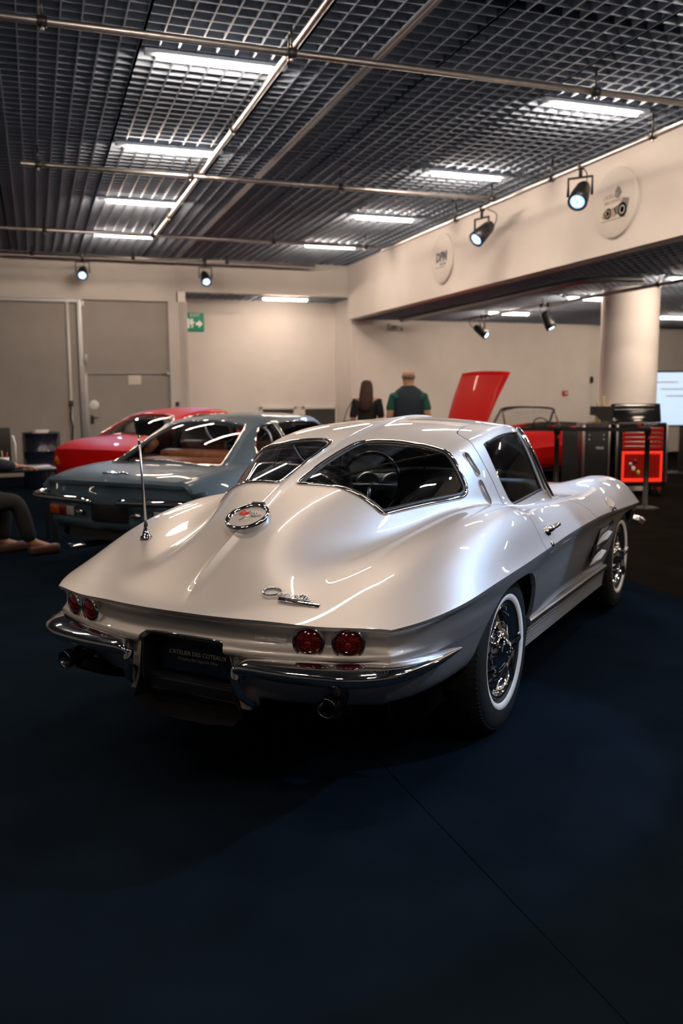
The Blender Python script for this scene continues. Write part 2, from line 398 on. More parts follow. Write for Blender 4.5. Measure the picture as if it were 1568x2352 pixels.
for y, nm in ((9.46, 'level with the red coupe'), (6.96, 'level with the blue coupe'), (4.46, 'level with the silver coupe'), (1.96, 'added out of view level with the near carpet'), (-.54, 'added out of view behind the near carpet')): light_bar(-1.98, y, HC-.045, .878, 'warm white ceiling light bar of the far row, ' + nm)  # last two bars added to throw light on the silver tail
light_bar(4.81, 17.08, ZH-.045, .90, 'warm white light bar under the recess header', mat='tube_dim')
for y, nm in ((14.4, 'by the alcove wall'), (11.88, 'behind the column'), (9.55, 'above the tool cabinet'), (7.05, 'beyond the front of the silver coupe'), (4.5, 'beside the silver coupe'), (2.0, 'beside the near carpet')): light_bar(8.33, y, ZL-.045, .80, 'warm white light bar in the low ceiling ' + nm, 'low ceiling light bars')
for y, nm in ((14.35, 'deep in the alcove'), (11.85, 'above the display screen'), (6.9, 'past the tool cabinet'), (4.4, 'far from the column')): light_bar(12.1, y, ZL-.045, .80, 'warm white light bar of the outer low ceiling row, ' + nm, 'low ceiling light bars')

# ---------------------------------------------------------------- tubes carrying the spotlights
ZP = 3.82
def ceiling_tube(a, b, label, couplers=()):
    t = thing('ceiling_tube', label, 'tube', a, 0, 'ceiling tubes')
    A = Vector((0, 0, 0)); B = Vector(b) - Vector(a)
    MB().tube([A, B], .0255, 14).build('tube', 'pipe', t)
    for s in couplers:
        p = B*s; d = B.normalized()
        MB().tube([p-d*.03, p+d*.03], .036, 12).tube([p+Vector((0, 0, .02)), p+Vector((0, 0, HC-ZP+.02))], .009, 6).build('hanger', 'spot_body', t)
        MB().tube([p+Vector((0, 0, -.03)), p+Vector((0, 0, -.055))], .012, 8).build('bolt', 'chrome_soft', t)
    return t
ceiling_tube((-6, 6.25, ZP), (5.52, 6.25, ZP), 'long silver cross tube nearest the silver car', (.50, .535, .68, .90))
ceiling_tube((-.02, 9.90, ZP), (5.62, 9.90, ZP), 'short silver cross tube above the blue car', (.03, .31, .62, .97))
ceiling_tube((-6, 13.60, ZP), (5.36, 13.60, ZP), 'silver cross tube close to the back wall', (.55, .685, .85, .985))
ceiling_tube((1.86, -3, ZP+.055), (1.86, 14.1, ZP+.055), 'silver tube running lengthwise down the hall', (.55, .66, .76, .9))
ceiling_tube((5.47, -3, ZP-.055), (5.47, 13.55, ZP-.055), 'silver tube running along the white bulkhead', (.60, .70, .84))
ceiling_tube((-.5, 16.35, 3.90), (5.2, 16.35, 3.90), 'dark tube along the back wall carrying two spotlights', (.1, .4, .7))
ceiling_tube((7.9, 6, ZL-.10), (7.9, 15.4, ZL-.10), 'silver tube under the low ceiling', (.4, .7, .9))
tag(MB().tube(catmull([(6.95, 16.2, ZL-.05), (6.9, 12.5, ZL-.05), (6.9, 10.4, ZL-.05), (7.1, 9.9, ZL-.05), (7.6, 9.7, ZL-.05)], 8), .045, 12).build('cable_duct', 'frame_grey'), 'bent grey cable duct under the low ceiling', 'duct')

# ---------------------------------------------------------------- spotlights
def spotlight(pos, aim, watts, label, top, size=1.0, cone=36, blend=.35, group='black spotlights', col=None):
    p = Vector(pos); d = (Vector(aim) - p).normalized()
    t = thing('spotlight', label, 'spotlight', pos, 0, group)
    q = d.to_track_quat('Z', 'Y').to_matrix()                # local z looks along the beam
    s = size
    MB().lathe([(0, -.17*s), (.045*s, -.165*s), (.062*s, -.12*s), (.078*s, .02*s), (.082*s, .10*s), (.066*s, .105*s), (.060*s, .09*s)], 24, 'Z', R=q).build('housing', 'spot_body', t)
    MB().lathe([(0, .094*s), (.060*s, .094*s)], 20, 'Z', R=q).build('lens', 'spot_glass', t)
    for k in range(5):
        MB().lathe([(.012*s, .097*s), (.004*s, .104*s), (0, .105*s)], 10, 'Z', tuple(q @ Vector((.032*s*math.cos(k*1.2566), .032*s*math.sin(k*1.2566), 0))), R=q).build('led', 'spot_lens', t)
    side = d.cross(Vector((0, 0, 1))); side = side.normalized() if side.length > .05 else Vector((1, 0, 0))
    zt = top - p.z; y = MB()
    a, b = side*.10*s, -side*.10*s
    y.tube([a, a + Vector((0, 0, zt*.62)), b + Vector((0, 0, zt*.62)), b], .012*s, 6)
    y.tube([Vector((0, 0, zt*.62)), Vector((0, 0, zt))], .016*s, 8); y.build('yoke', 'spot_body', t)
    MB().box((0, 0, zt), (.06, .06, .07), bev=.01).build('clamp', 'spot_body', t)
    e = -d*.15*s
    MB().tube(catmull([e, e + Vector((-d.x*.10, -d.y*.10, .02)), e + Vector((-d.x*.14, -d.y*.14, zt*.5)), Vector((-d.x*.12, -d.y*.12, zt))], 8), .006, 6).build('cable', 'spot_body', t)
    if watts > 0:
        L = bpy.data.lights.new('spot_beam', 'SPOT'); L.energy = watts*SPOT_GAIN; L.color = col or SPOT_COL; L.spot_size = math.radians(cone); L.spot_blend = blend; L.shadow_soft_size = .045
        lo = bpy.data.objects.new('beam', L); COL.objects.link(lo); lo.parent = t
        lo.rotation_euler = d.to_track_quat('-Z', 'Y').to_euler(); lo.location = d*.125*s
    return t
spotlight((5.47, 8.05, 3.47), (2.6, 5.6, .3), 260, 'black spotlight nearest the round badge with the car drawing', ZP-.055, 1.25, 46)
spotlight((5.47, 10.18, 3.45), (1.9, 9.2, .5), 260, 'black spotlight near the round badge with navy letters', ZP-.055, 1.25, 50)
spotlight((.90, 16.3, 3.60), (.1, 11.0, .4), 120, 'black spotlight above the loading doors', 3.90, 1.15, 50)
spotlight((3.07, 16.3, 3.58), (3.1, 12.0, .2), 120, 'black spotlight on the header above the exit sign', 3.90, 1.15, 50)
spotlight((7.90, 14.62, 2.58), (9.4, 12.9, 1.0), 40, 'black spotlight under the low ceiling with its lens turned to the column', ZL-.10, 1.1, 50, col=TUBE_COL)
spotlight((7.90, 12.40, 2.58), (8.8, 11.6, .4), 40, 'black spotlight under the low ceiling seen from behind', ZL-.10, 1.1, 50)
spotlight((7.90, 9.10, 2.55), (8.2, 10.6, 1.5), 25, 'black spotlight under the low ceiling in front of the column', ZL-.10, 1.1, 44, col=TUBE_COL)
# more of the same row, along the bulkhead towards and behind the viewer
spotlight((5.47, 2.50, 3.48), (.95, 3.20, .45), 480, 'black spotlight on the bulkhead tube lighting the rear of the silver car', ZP-.055, 1.25, 31, .12)
spotlight((5.47, 4.90, 3.48), (2.2, 4.4, .6), 130, 'black spotlight on the bulkhead tube lighting the flank of the silver car', ZP-.055, 1.25, 52, .3)
spotlight((5.47, .60, 3.48), (1.6, 3.4, .7), 60, 'black spotlight on the bulkhead tube behind the viewer', ZP-.055, 1.25, 34, .3)

# ---------------------------------------------------------------- round badges on the bulkhead
def badge(y, z, r, label, art):
    t = thing('round_badge', label, 'badge', (XS-.0005, y, z), 0, 'round badges on the bulkhead')
    MB().lathe([(0, .03), (r-.004, .03), (r, .026), (r, 0)], 64, 'X', R=Matrix.Rotation(math.pi, 3, 'Z')).build('disc', 'wall', t)
    art(t); return t
BF = lambda y, z: frame_mtx((-.034, y, z), (0, -1, 0), (-1, 0, 0))
def art_dpm(t):
    lettering('lettering', 'DPM', .185, 'navy_ink', t, BF(0, .02), extrude=.0015, shear=.12, offset=.011)
    lettering('lettering', 'MOTORS', .048, 'navy_ink', t, BF(-.06, -.085), extrude=.0015, space=1.2)
    MB().box((-.034, .03, -.125), (.003, .30, .008)).build('underline', 'navy_ink', t)
def art_car(t):
    lettering('lettering', "L'ATELIER", .06, 'brown_ink', t, BF(.06, .07), extrude=.001, shear=.2)
    lettering('lettering', 'DES COTEAUX', .05, 'brown_ink', t, BF(.0, .01), extrude=.001)
    R = Matrix(((0, 1, 0), (-1, 0, 0), (0, 0, 1)))
    MB().prism([(-.20, -.12), (-.18, -.07), (-.08, -.05), (.02, -.055), (.05, -.10), (.04, -.15), (-.17, -.15)], -.036, -.033, R).build('front_body', 'brown_ink', t)
    MB().prism([(.0, -.06), (.10, -.03), (.17, .02), (.26, .0), (.24, -.08), (.18, -.15), (.04, -.13)], -.036, -.033, R).build('rear_body', 'grey_ink', t)
    for yy, rr, mt in ((-.10, .06, 'brown_ink'), (.15, .075, 'black')):
        MB().lathe([(0, .036), (rr, .036), (rr, .033)], 24, 'X', (0, -yy, -.10), R=Matrix.Rotation(math.pi, 3, 'Z')).build('wheel', mt, t)
        MB().lathe([(rr*.45, .0375), (rr*.6, .0375)], 24, 'X', (0, -yy, -.10), R=Matrix.Rotation(math.pi, 3, 'Z')).build('rim', 'paper', t)
    MB().prism([(.02, .12), (.06, .16), (.10, .14), (.13, .08), (.08, .03), (.02, .05)], -.0345, -.033, R).build('driver', 'grey_ink', t)
    MB().box((-.034, 0, -.175), (.003, .44, .006)).build('ground_line', 'brown_ink', t)
badge(12.44, 3.50, .375, 'round white badge with navy letters on the bulkhead', art_dpm)
badge(8.19, 3.465, .368, 'round white badge with a drawing of an old racing car on the bulkhead', art_car)
# ---------------------------------------------------------------- silver coupe: body surfaces (numpy)
def pchip(xk, yk):
    xk = np.asarray(xk, float); yk = np.asarray(yk, float)
    h = np.diff(xk); d = np.diff(yk) / h; m = np.zeros(len(xk))
    for i in range(1, len(xk) - 1):
        if d[i-1] * d[i] > 0:
            w1 = 2*h[i] + h[i-1]; w2 = h[i] + 2*h[i-1]
            m[i] = (w1 + w2) / (w1 / d[i-1] + w2 / d[i])
    m[0] = d[0]; m[-1] = d[-1]
    def f(x):
        x = np.clip(np.asarray(x, float), xk[0], xk[-1])
        i = np.clip(np.searchsorted(xk, x) - 1, 0, len(h) - 1); t = (x - xk[i]) / h[i]
        return ((1 + 2*t) * (1-t)**2 * yk[i] + t * (1-t)**2 * h[i] * m[i]
                + t*t * (3 - 2*t) * yk[i+1] + t*t * (t-1) * h[i] * m[i+1])
    return f

def smooth_table(pts, sig=.05, lo=-1.2, hi=3.5):
    """curve through the points, softened so that reflections run without kinks"""
    xs = np.array([q[0] for q in pts]); ys = np.array([q[1] for q in pts])
    f = pchip(xs, ys); g = np.linspace(lo - .4, hi + .4, 2400); dx = g[1] - g[0]
    v = f(g)
    s0 = (ys[1]-ys[0])/(xs[1]-xs[0]); s1 = (ys[-1]-ys[-2])/(xs[-1]-xs[-2])
    v = np.where(g < xs[0], ys[0] + s0*(g - xs[0]), np.where(g > xs[-1], ys[-1] + s1*(g - xs[-1]), v))
    if sig > 0:
        n = int(4*sig/dx); k = np.exp(-.5*((np.arange(-n, n+1)*dx)/sig)**2); k /= k.sum()
        vv = np.convolve(np.pad(v, n, mode='edge'), k, 'valid'); v = vv
    return lambda x: np.interp(x, g, v)

def smst(t):
    t = np.clip(t, 0, 1); return t*t*t*(t*(6*t - 15) + 10)
def smin(a, b, k):
    h = np.clip(.5 + .5*(b - a)/k, 0, 1); return b*(1-h) + a*h - k*h*(1-h)
def smax(a, b, k): return -smin(-a, -b, k)

S0, S1 = -1.113, 3.40
Wside = smooth_table([(-1.113,.862),(-.8,.873),(-.5,.88),(0,.885),(.4,.877),(.8,.862),(1.2,.857),(1.6,.860),(2.0,.868),(2.5,.875),(2.9,.868),(3.2,.848),(3.4,.82)], .08)
Zcs = smooth_table([(-1.113,.668),(-1.0,.69),(-.85,.703),(-.5,.716),(0,.728),(.4,.733),(.9,.735),(1.5,.735),(2.0,.718),(2.4,.702),(2.9,.682),(3.2,.664),(3.4,.652)], .06)
Zfs = smooth_table([(-1.113,.674),(-1.0,.722),(-.9,.765),(-.8,.800),(-.7,.828),(-.55,.860),(-.4,.888),(-.2,.918),(0,.937),(.2,.938),(.38,.918),(.55,.890),(.75,.874),(1.0,.866),(1.4,.848),(1.8,.832),(2.1,.838),(2.4,.862),(2.65,.864),(2.85,.842),(3.05,.800),(3.25,.738),(3.4,.688)], .07)
Xfs = smooth_table([(-1.113,.59),(-.6,.625),(-.2,.645),(.2,.655),(.5,.672),(.8,.70),(1.2,.705),(1.6,.69),(2.0,.65),(2.45,.625),(3.0,.60),(3.4,.58)], .1)
Zvs = smooth_table([(-1.113,.684),(-1.0,.722),(-.8,.775),(-.6,.806),(-.4,.826),(-.2,.838),(0,.845),(.4,.852),(.8,.855),(1.4,.845),(1.9,.838),(2.4,.825),(2.8,.785),(3.2,.725),(3.4,.680)], .08)
Phis = smooth_table([(-1.113,70),(-1.0,58),(-.8,46),(-.5,38),(0,33),(.5,36),(.9,40),(1.5,40),(2.2,36),(2.7,38),(3.2,50),(3.4,60)], .08)
Ful = smooth_table([(-1.113,.45),(-.6,.55),(0,.75),(.3,.72),(.55,.48),(.9,.38),(1.6,.40),(2.2,.62),(2.6,.62),(3.4,.45)], .06)
Rsp = smooth_table([(-1.113,.625),(-1.03,.722),(-.92,.806),(-.787,.880),(-.573,.982),(-.414,1.047),(-.248,1.104),(-.036,1.165),(.2,1.222),(.376,1.257),(.68,1.292),(.9,1.298),(1.1,1.290),(1.28,1.262),(1.36,1.20),(1.80,.865),(1.95,.75),(2.3,.4),(3.4,.2)], .045)
Bgs = smooth_table([(-1.113,.10),(-1.0,.155),(-.8,.235),(-.6,.325),(-.4,.425),(-.2,.505),(-.05,.572),(.1,.625),(.3,.672),(.55,.690),(.8,.686),(1.0,.676),(1.2,.66),(1.4,.63),(1.8,.57),(2.2,.55),(3.4,.5)], .07)
Msl = smooth_table([(-1.113,.45),(-1.0,.55),(-.8,.75),(-.6,1.0),(-.4,1.35),(-.2,1.8),(0,2.3),(.3,2.75),(.7,2.85),(1.3,2.8),(2,2.6)], .08)
Crn = smooth_table([(-1.113,.5),(-.9,.5),(-.6,.42),(-.3,.32),(0,.26),(.4,.19),(.8,.16),(1.2,.15),(2,.15)], .08)

def Wc(s):
    return Wside(s) - .130*np.exp(-(s - S0)/.10) - .10*np.exp(-(S1 - s)/.07)
def bow(x, s):
    w = smst((-.2 - s)/.913); wf = smst((s - 2.5)/.9)
    return .172*(np.abs(x)/.742)**2.2*w - .24*(np.abs(x)/.7)**2.2*wf

def section(s, n=700):
    """one cross section of the upper body, centre line to crease"""
    W = float(Wc(s)); xf = min(float(Xfs(s)), W - .06); zf = float(Zfs(s)); zc = float(Zcs(s)); zv = float(Zvs(s))
    phi = math.radians(float(Phis(s))); fu = float(Ful(s))
    L = .5*max(zf - zc, .03); t = np.linspace(0, 1, 240)
    P = [(xf, zf), (xf + fu*(W - xf), zf), (W - L*math.sin(phi), zc + L*math.cos(phi)), (W, zc)]
    b = [(1-t)**3, 3*t*(1-t)**2, 3*t*t*(1-t), t**3]
    bx = sum(bi*q[0] for bi, q in zip(b, P)); bz = sum(bi*q[1] for bi, q in zip(b, P))
    xi = np.linspace(0, xf, n)
    xv = max(xf - .30, .1)
    dz = zv + (zf - zv)*smst((xi - xv)/(xf - xv))
    X = np.concatenate([xi, bx[1:]]); Z = np.concatenate([dz, bz[1:]])
    # cabin and fastback
    sp = s + .62*X**2*smst((s - .85)/.5)          # windscreen wraps back towards its corners
    R = Rsp(sp)
    top = R - float(Crn(s))*X**2
    side = .85 + float(Msl(s))*(float(Bgs(s)) - X)
    k = .05 + .11*smst((s + 1.0)/1.0)
    G = smin(top, side, k)
    kk = .05 + .02*smst((-.3 - s)/.4)
    zz = smax(Z, G, kk)
    # the spine down the middle of the roof
    amp = .013*smst((s + 1.10)/.15)*smst((1.22 - s)/.1)
    zz = zz + amp*np.maximum(0, 1 - X/.032)**1.4
    return X, zz

NS, NV = 560, 150
def upper_grid():
    s = np.linspace(S0, S1, NS); P = np.zeros((NS, NV+1, 3)); V = np.zeros((NS, NV+1))
    for i, si in enumerate(s):
        X, Z = section(si)
        a = np.concatenate([[0], np.cumsum(np.hypot(np.diff(X), np.diff(Z)))])
        q = np.linspace(0, a[-1], NV+1)
        x = np.interp(q, a, X); z = np.interp(q, a, Z)
        P[i, :, 0] = x; P[i, :, 1] = si + bow(x, si); P[i, :, 2] = z; V[i] = q
    # light smoothing along the length takes out sampling noise
    for _ in range(3):
        P[1:-1] = .25*P[:-2] + .5*P[1:-1] + .25*P[2:]
    return s, P, V
# ---------------------------------------------------------------- mesh clipping along outlines
def poly_sd(pts, poly):
    """signed distance to a closed outline, positive inside"""
    P = np.asarray(pts, float); Q = np.asarray(poly, float); n = len(Q)
    d2 = np.full(len(P), 1e9); ins = np.zeros(len(P), bool)
    for i in range(n):
        a, b = Q[i], Q[(i+1) % n]; e = b - a; w = P - a
        t = np.clip((w @ e)/max(e @ e, 1e-12), 0, 1); q = w - t[:, None]*e
        d2 = np.minimum(d2, (q*q).sum(1))
        c = ((a[1] <= P[:, 1]) & (b[1] > P[:, 1])) | ((b[1] <= P[:, 1]) & (a[1] > P[:, 1]))
        if c.any():
            xx = a[0] + (P[:, 1]-a[1])/(b[1]-a[1] if abs(b[1]-a[1]) > 1e-12 else 1e-12)*(b[0]-a[0])
            ins ^= c & (P[:, 0] < xx)
    d = np.sqrt(d2); return np.where(ins, d, -d)
def clip(P, A, T, f):
    """keep the part of a triangle mesh where f >= 0"""
    f = np.where(np.abs(f) < 1e-6, 1e-6, f)
    ins = f[T] > 0; c = ins.sum(1)
    out = [T[c == 3]]; nP = [P]; nA = [A]; base = len(P)
    mix = np.where((c == 1) | (c == 2))[0]
    if len(mix):
        Tm = T[mix]; im = ins[mix]; one = c[mix] == 1
        odd = np.where(one, np.argmax(im, 1), np.argmin(im, 1))
        r = np.arange(len(Tm)); a = Tm[r, odd]; b = Tm[r, (odd+1) % 3]; d = Tm[r, (odd+2) % 3]
        ed = np.concatenate([np.stack([a, b], 1), np.stack([a, d], 1)]); es = np.sort(ed, 1)
        u, inv = np.unique(es[:, 0].astype(np.int64)*len(P)*2 + es[:, 1], return_inverse=True)
        i0 = (u // (len(P)*2)).astype(int); i1 = (u % (len(P)*2)).astype(int)
        t = f[i0]/(f[i0]-f[i1])
        nP.append(P[i0] + (P[i1]-P[i0])*t[:, None]); nA.append(A[i0] + (A[i1]-A[i0])*t[:, None])
        ab = base + inv[:len(Tm)]; ad = base + inv[len(Tm):]
        out.append(np.stack([a, ab, ad], 1)[one])
        two = ~one
        out.append(np.stack([ab, b, d], 1)[two]); out.append(np.stack([ab, d, ad], 1)[two])
    T2 = np.concatenate(out); P2 = np.concatenate(nP); A2 = np.concatenate(nA)
    used = np.unique(T2); mp = np.full(len(P2), -1); mp[used] = np.arange(len(used))
    return P2[used], A2[used], mp[T2]
def grid_tris(n, m):
    i = np.arange(n-1)[:, None]*m + np.arange(m-1)[None, :]; i = i.ravel()
    return np.concatenate([np.stack([i, i+m, i+m+1], 1), np.stack([i, i+m+1, i+1], 1)])
def boundary_loops(T):
    e = np.concatenate([T[:, [0, 1]], T[:, [1, 2]], T[:, [2, 0]]]); es = np.sort(e, 1)
    k = es[:, 0].astype(np.int64)*(T.max()+1) + es[:, 1]; u, cnt = np.unique(k, return_counts=True)
    keep = np.isin(k, u[cnt == 1]); nx = {}
    for a, b in e[keep]: nx[int(a)] = int(b)
    return nx
def shell(P, T, N, depth, sel=None):
    """turn the open border inwards so that cut panels show an edge"""
    nx = boundary_loops(T); ed = [(a, b) for a, b in nx.items()]
    if sel is not None: ed = [(a, b) for a, b in ed if sel[a] and sel[b]]
    vs = sorted({i for e in ed for i in e}); k_ = len(vs); mp = {v: len(P)+i for i, v in enumerate(vs)}
    if not vs: return P, T
    P2 = np.concatenate([P, P[vs], P[vs] - N[vs]*depth])
    q = []
    for a, b in ed: q += [(mp[b], mp[a], mp[a]+k_), (mp[b], mp[a]+k_, mp[b]+k_)]
    return P2, np.concatenate([T, np.array(q, int)])
def vnormals(P, T):
    fn = np.cross(P[T[:, 1]]-P[T[:, 0]], P[T[:, 2]]-P[T[:, 0]]); N = np.zeros_like(P)
    for k in range(3): np.add.at(N, T[:, k], fn)
    return N/np.maximum(np.linalg.norm(N, axis=1), 1e-12)[:, None]
def mirror(P, T): return P*np.array([-1, 1, 1]), T[:, ::-1]
def merge(*parts):
    Ps = []; Ts = []; n = 0
    for P, T in parts: Ps.append(P); Ts.append(T+n); n += len(P)
    return np.concatenate(Ps), np.concatenate(Ts)
def mesh_part(name, P, T, mat, parent, smooth=True):
    return link(name, raw_mesh(name, P, T, smooth), mat, parent)

# ---------------------------------------------------------------- silver coupe
CX, CY, CYAW = 1.2431, 3.6737, .8331
coupe = thing('sports_coupe', 'silver split-window fastback sports coupe with whitewall tyres and red round tail lights', 'car', (CX, CY, 0), -CYAW)
us, UP, UV = upper_grid()
U_P = UP.reshape(-1, 3); U_A = np.stack([np.repeat(us, NV+1), UV.ravel()], 1); U_T = grid_tris(NS, NV+1)
if np.cross(U_P[U_T[0, 1]]-U_P[U_T[0, 0]], U_P[U_T[0, 2]]-U_P[U_T[0, 0]])[2] < 0: U_T = U_T[:, ::-1]

def smooth_outline(pts, n=5):
    return np.array([(v.x, v.y) for v in catmull([(a, b, 0) for a, b in pts], n, closed=True)])
RWIN = smooth_outline([(-.362,.046),(-.25,.044),(-.1,.049),(.05,.060),(.125,.082),(.165,.14),(.188,.24),(.195,.34),(.19,.42),(.176,.49),(.163,.55),(.157,.61),(.156,.652),(.138,.672),(.095,.665),(-.01,.612),(-.11,.555),(-.2,.503),(-.28,.458),(-.305,.437),(-.314,.405),(-.325,.36),(-.335,.32),(-.347,.27),(-.355,.21),(-.362,.14),(-.372,.075)])
SWIN = smooth_outline([(.450,.572),(.47,.562),(.6,.560),(.78,.555),(1.0,.540),(1.035,.552),(1.045,.60),(1.065,.672),(1.09,.76),(1.115,.850),(1.10,.866),(.91,.889),(.69,.896),(.56,.890),(.52,.880),(.497,.855),(.472,.785),(.452,.711),(.443,.64)], 4)
WSCR = np.array([(1.30,-.2),(1.30,0),(1.275,.20),(1.20,.40),(1.135,.525),(1.145,.56),(1.20,.65),(1.26,.72),(1.31,.725),(1.37,.68),(1.50,.50),(1.60,.30),(1.665,.12),(1.675,0),(1.675,-.2)])
DOORU = np.array([(.355,1.6),(.358,1.10),(.372,1.03),(.392,.96),(.405,.90),(.404,.84),(.394,.78),(.380,.72),(.362,.65),(.356,.60),(.358,.555),(.372,.515),(.40,.475),(.43,.44),(.455,.42),(.50,.407),(.60,.396),(.84,.394),(1.02,.40),(1.10,.43),(1.12,.50),(1.105,.545),(1.095,.60),(1.115,.672),(1.14,.76),(1.17,.85),(1.24,.88),(1.36,.895),(1.44,.93),(1.46,1.0),(1.46,1.6)])

def capsule(a, b, r, n=12):
    a = np.array(a); b = np.array(b); d = (b-a)/np.linalg.norm(b-a); e = np.array([d[1], -d[0]])
    th = np.linspace(-math.pi/2, math.pi/2, n)
    return np.array([b + r*(math.cos(t)*d + math.sin(t)*e) for t in th] + [a + r*(-math.cos(t)*d - math.sin(t)*e) for t in th])
SLOTS = [((.262, .560), (.276, .645)), ((.270, .700), (.284, .782))]
def sd_many(A, outs): return [poly_sd(A, o) for o in outs]
rw, sw, ws, du = sd_many(U_A, (RWIN, SWIN, WSCR, DOORU))
GAP = .0028
f_body = np.minimum.reduce([-rw, -sw, -ws, -(du + GAP)] + [-poly_sd(U_A, capsule(a, b, .021)) for a, b in SLOTS])
bP, bA, bT = clip(U_P, U_A, U_T, f_body)
dP, dA, dT = clip(U_P, U_A, U_T, np.minimum(du - GAP, -sw))
def glass_part(f, off=.006):
    P, A, T = clip(U_P, U_A, U_T, f); N = vnormals(P, T); return P - N*off, A, T
# lower body: profile swept round the crease
rear = UP[0, :, :]; side = UP[1:, -1, :]; front = UP[-1, ::-1, :][1:]
cre = np.concatenate([rear, side, front])
arc = np.concatenate([[0], np.cumsum(np.linalg.norm(np.diff(cre, axis=0), axis=1))])
LT = arc[-1]; NTc = 760
tt = np.linspace(0, LT, NTc); C3 = np.stack([np.interp(tt, arc, cre[:, k]) for k in range(3)], 1)
def gs(a, sig):
    n = int(4*sig); k = np.exp(-.5*(np.arange(-n, n+1)/sig)**2); k /= k.sum()
    return np.stack([np.convolve(np.pad(a[:, j], n, mode='reflect', reflect_type='odd'), k, 'valid') for j in range(a.shape[1])], 1)
Cs = gs(C3[:, :2], 9); tg = np.gradient(Cs, axis=0); tg /= np.linalg.norm(tg, axis=1)[:, None]
nrm = np.stack([tg[:, 1], -tg[:, 0]], 1)                      # outward in plan
nrm = gs(nrm, 6); nrm /= np.linalg.norm(nrm, axis=1)[:, None]
nrm[0] = (0, -1); nrm[-1] = (0, 1)
tr = arc[len(rear)-1]; tf = arc[len(rear)+len(side)-1]
PROF = {  # (inward offset, height); first two knots ride on the crease
 'rear':  [(0,0),(.006,-.014),(.030,.655),(.038,.632),(.037,.606),(.024,.590),(.004,.574),(.001,.562),(.012,.550),(.040,.540),(.055,.450),(.095,.385),(.19,.345)],
 'corner':[(0,0),(.005,-.014),(.020,.660),(.027,.636),(.027,.608),(.019,.590),(.008,.576),(.006,.563),(.014,.551),(.035,.535),(.050,.460),(.085,.40),(.17,.36)],
 'quart': [(0,0),(.003,-.014),(.010,.675),(.017,.645),(.021,.612),(.025,.590),(.028,.575),(.031,.560),(.035,.545),(.045,.50),(.060,.44),(.09,.385),(.15,.35)],
 'door':  [(0,0),(.003,-.014),(.012,.690),(.021,.655),(.027,.620),(.031,.590),(.034,.560),(.038,.530),(.042,.500),(.050,.450),(.058,.410),(.068,.365),(.095,.27)],
 'front': [(0,0),(.004,-.014),(.03,.62),(.05,.60),(.06,.58),(.065,.56),(.07,.54),(.075,.52),(.08,.50),(.09,.45),(.11,.41),(.15,.36),(.22,.31)]}
for k_ in ('door', 'quart'): PROF[k_] = PROF[k_][:2] + [(a*1.3, b) for a, b in PROF[k_][2:]]
def t_of_y(y): return float(np.interp(y, cre[len(rear)-1:len(rear)+len(side), 1], arc[len(rear)-1:len(rear)+len(side)]))
keys = [(0,'rear'),(tr*.80,'rear'),(tr,'corner'),(t_of_y(-.72),'quart'),(t_of_y(.1),'quart'),(t_of_y(.55),'door'),(t_of_y(2.0),'door'),(t_of_y(2.9),'quart'),(tf,'front'),(LT,'front')]
kt = np.array([k[0] for k in keys]); prof = np.array([PROF[k[1]] for k in keys])
O = np.stack([np.interp(tt, kt, prof[:, j, 0]) for j in range(13)], 1); Zp = np.stack([np.interp(tt, kt, prof[:, j, 1]) for j in range(13)], 1)
O = gs(O, 10); Zp = gs(Zp, 10)
Zp[:, 0] = C3[:, 2]; Zp[:, 1] = C3[:, 2] - .014; O[:, 0] = 0
for j_, dz_ in ((2, .008), (3, .018), (4, .02)): Zp[:, j_] = np.minimum(Zp[:, j_], Zp[:, j_-1] - dz_)
NL = 84
L_P = np.zeros((NTc, NL, 3))
for i in range(NTc):
    kn = np.concatenate([[0], np.cumsum(np.hypot(np.diff(O[i]), np.diff(Zp[i])))])
    fo, fz = pchip(kn, O[i]), pchip(kn, Zp[i]); q = np.linspace(0, kn[-1], NL)
    oo = fo(q); L_P[i, :, :2] = C3[i, :2] - nrm[i]*oo[:, None]; L_P[i, :, 2] = fz(q)
L_P[0, :, 0] = 0
L_P = L_P.reshape(-1, 3); L_T = grid_tris(NTc, NL)
_n = vnormals(L_P, L_T); _i = (NTc//2)*NL + NL//2
if _n[_i, 0] < 0: L_T = L_T[:, ::-1]
L_A = L_P[:, 1:].copy()
RWY, FWY, WZ, WR = .035, 2.468, .345, .345
def arch(yc, a=.395, b=.388, zc=.285, ex=2.7, n=60):
    th = np.linspace(0, math.pi, n); c, s = np.cos(th), np.sin(th)
    pts = [(yc + a*np.sign(u)*abs(u)**(2/ex), zc + b*abs(v)**(2/ex)) for u, v in zip(c, s)]
    return np.array([(yc + a*1.0, -.2)] + pts + [(yc - a*1.0, -.2)])
AR, AF = arch(RWY-.02), arch(FWY-.005, .40, .375)
PLATE = smooth_outline([(-.172,.587),(-.12,.593),(.12,.593),(.172,.587),(.186,.56),(.196,.50),(.205,.42),(.205,.30),(-.205,.30),(-.205,.42),(-.196,.50),(-.186,.56)], 3)
onside = (L_P[:, 0] > .45) & (L_P[:, 1] > -.9)
big = np.full(len(L_P), -1.0)
ar = np.where(onside, poly_sd(L_A, AR), big); af = np.where(onside, poly_sd(L_A, AF), big)
DOORL = np.array([(.350,.95),(.345,.66),(.338,.56),(.345,.46),(.365,.405),(.40,.392),(1.46,.392),(1.48,.42),(1.47,.60),(1.46,.95)])
dl = np.where(onside, poly_sd(L_A, DOORL), big)
pl = np.where(L_P[:, 1] < -.9, poly_sd(L_P[:, [0, 2]], PLATE), big)
lbP, lbA, lbT = clip(L_P, L_A, L_T, np.minimum.reduce([-ar, -af, -(dl+GAP), -pl]))
ldP, ldA, ldT = clip(L_P, L_A, L_T, np.minimum(dl-GAP, np.minimum(-af, -ar)))
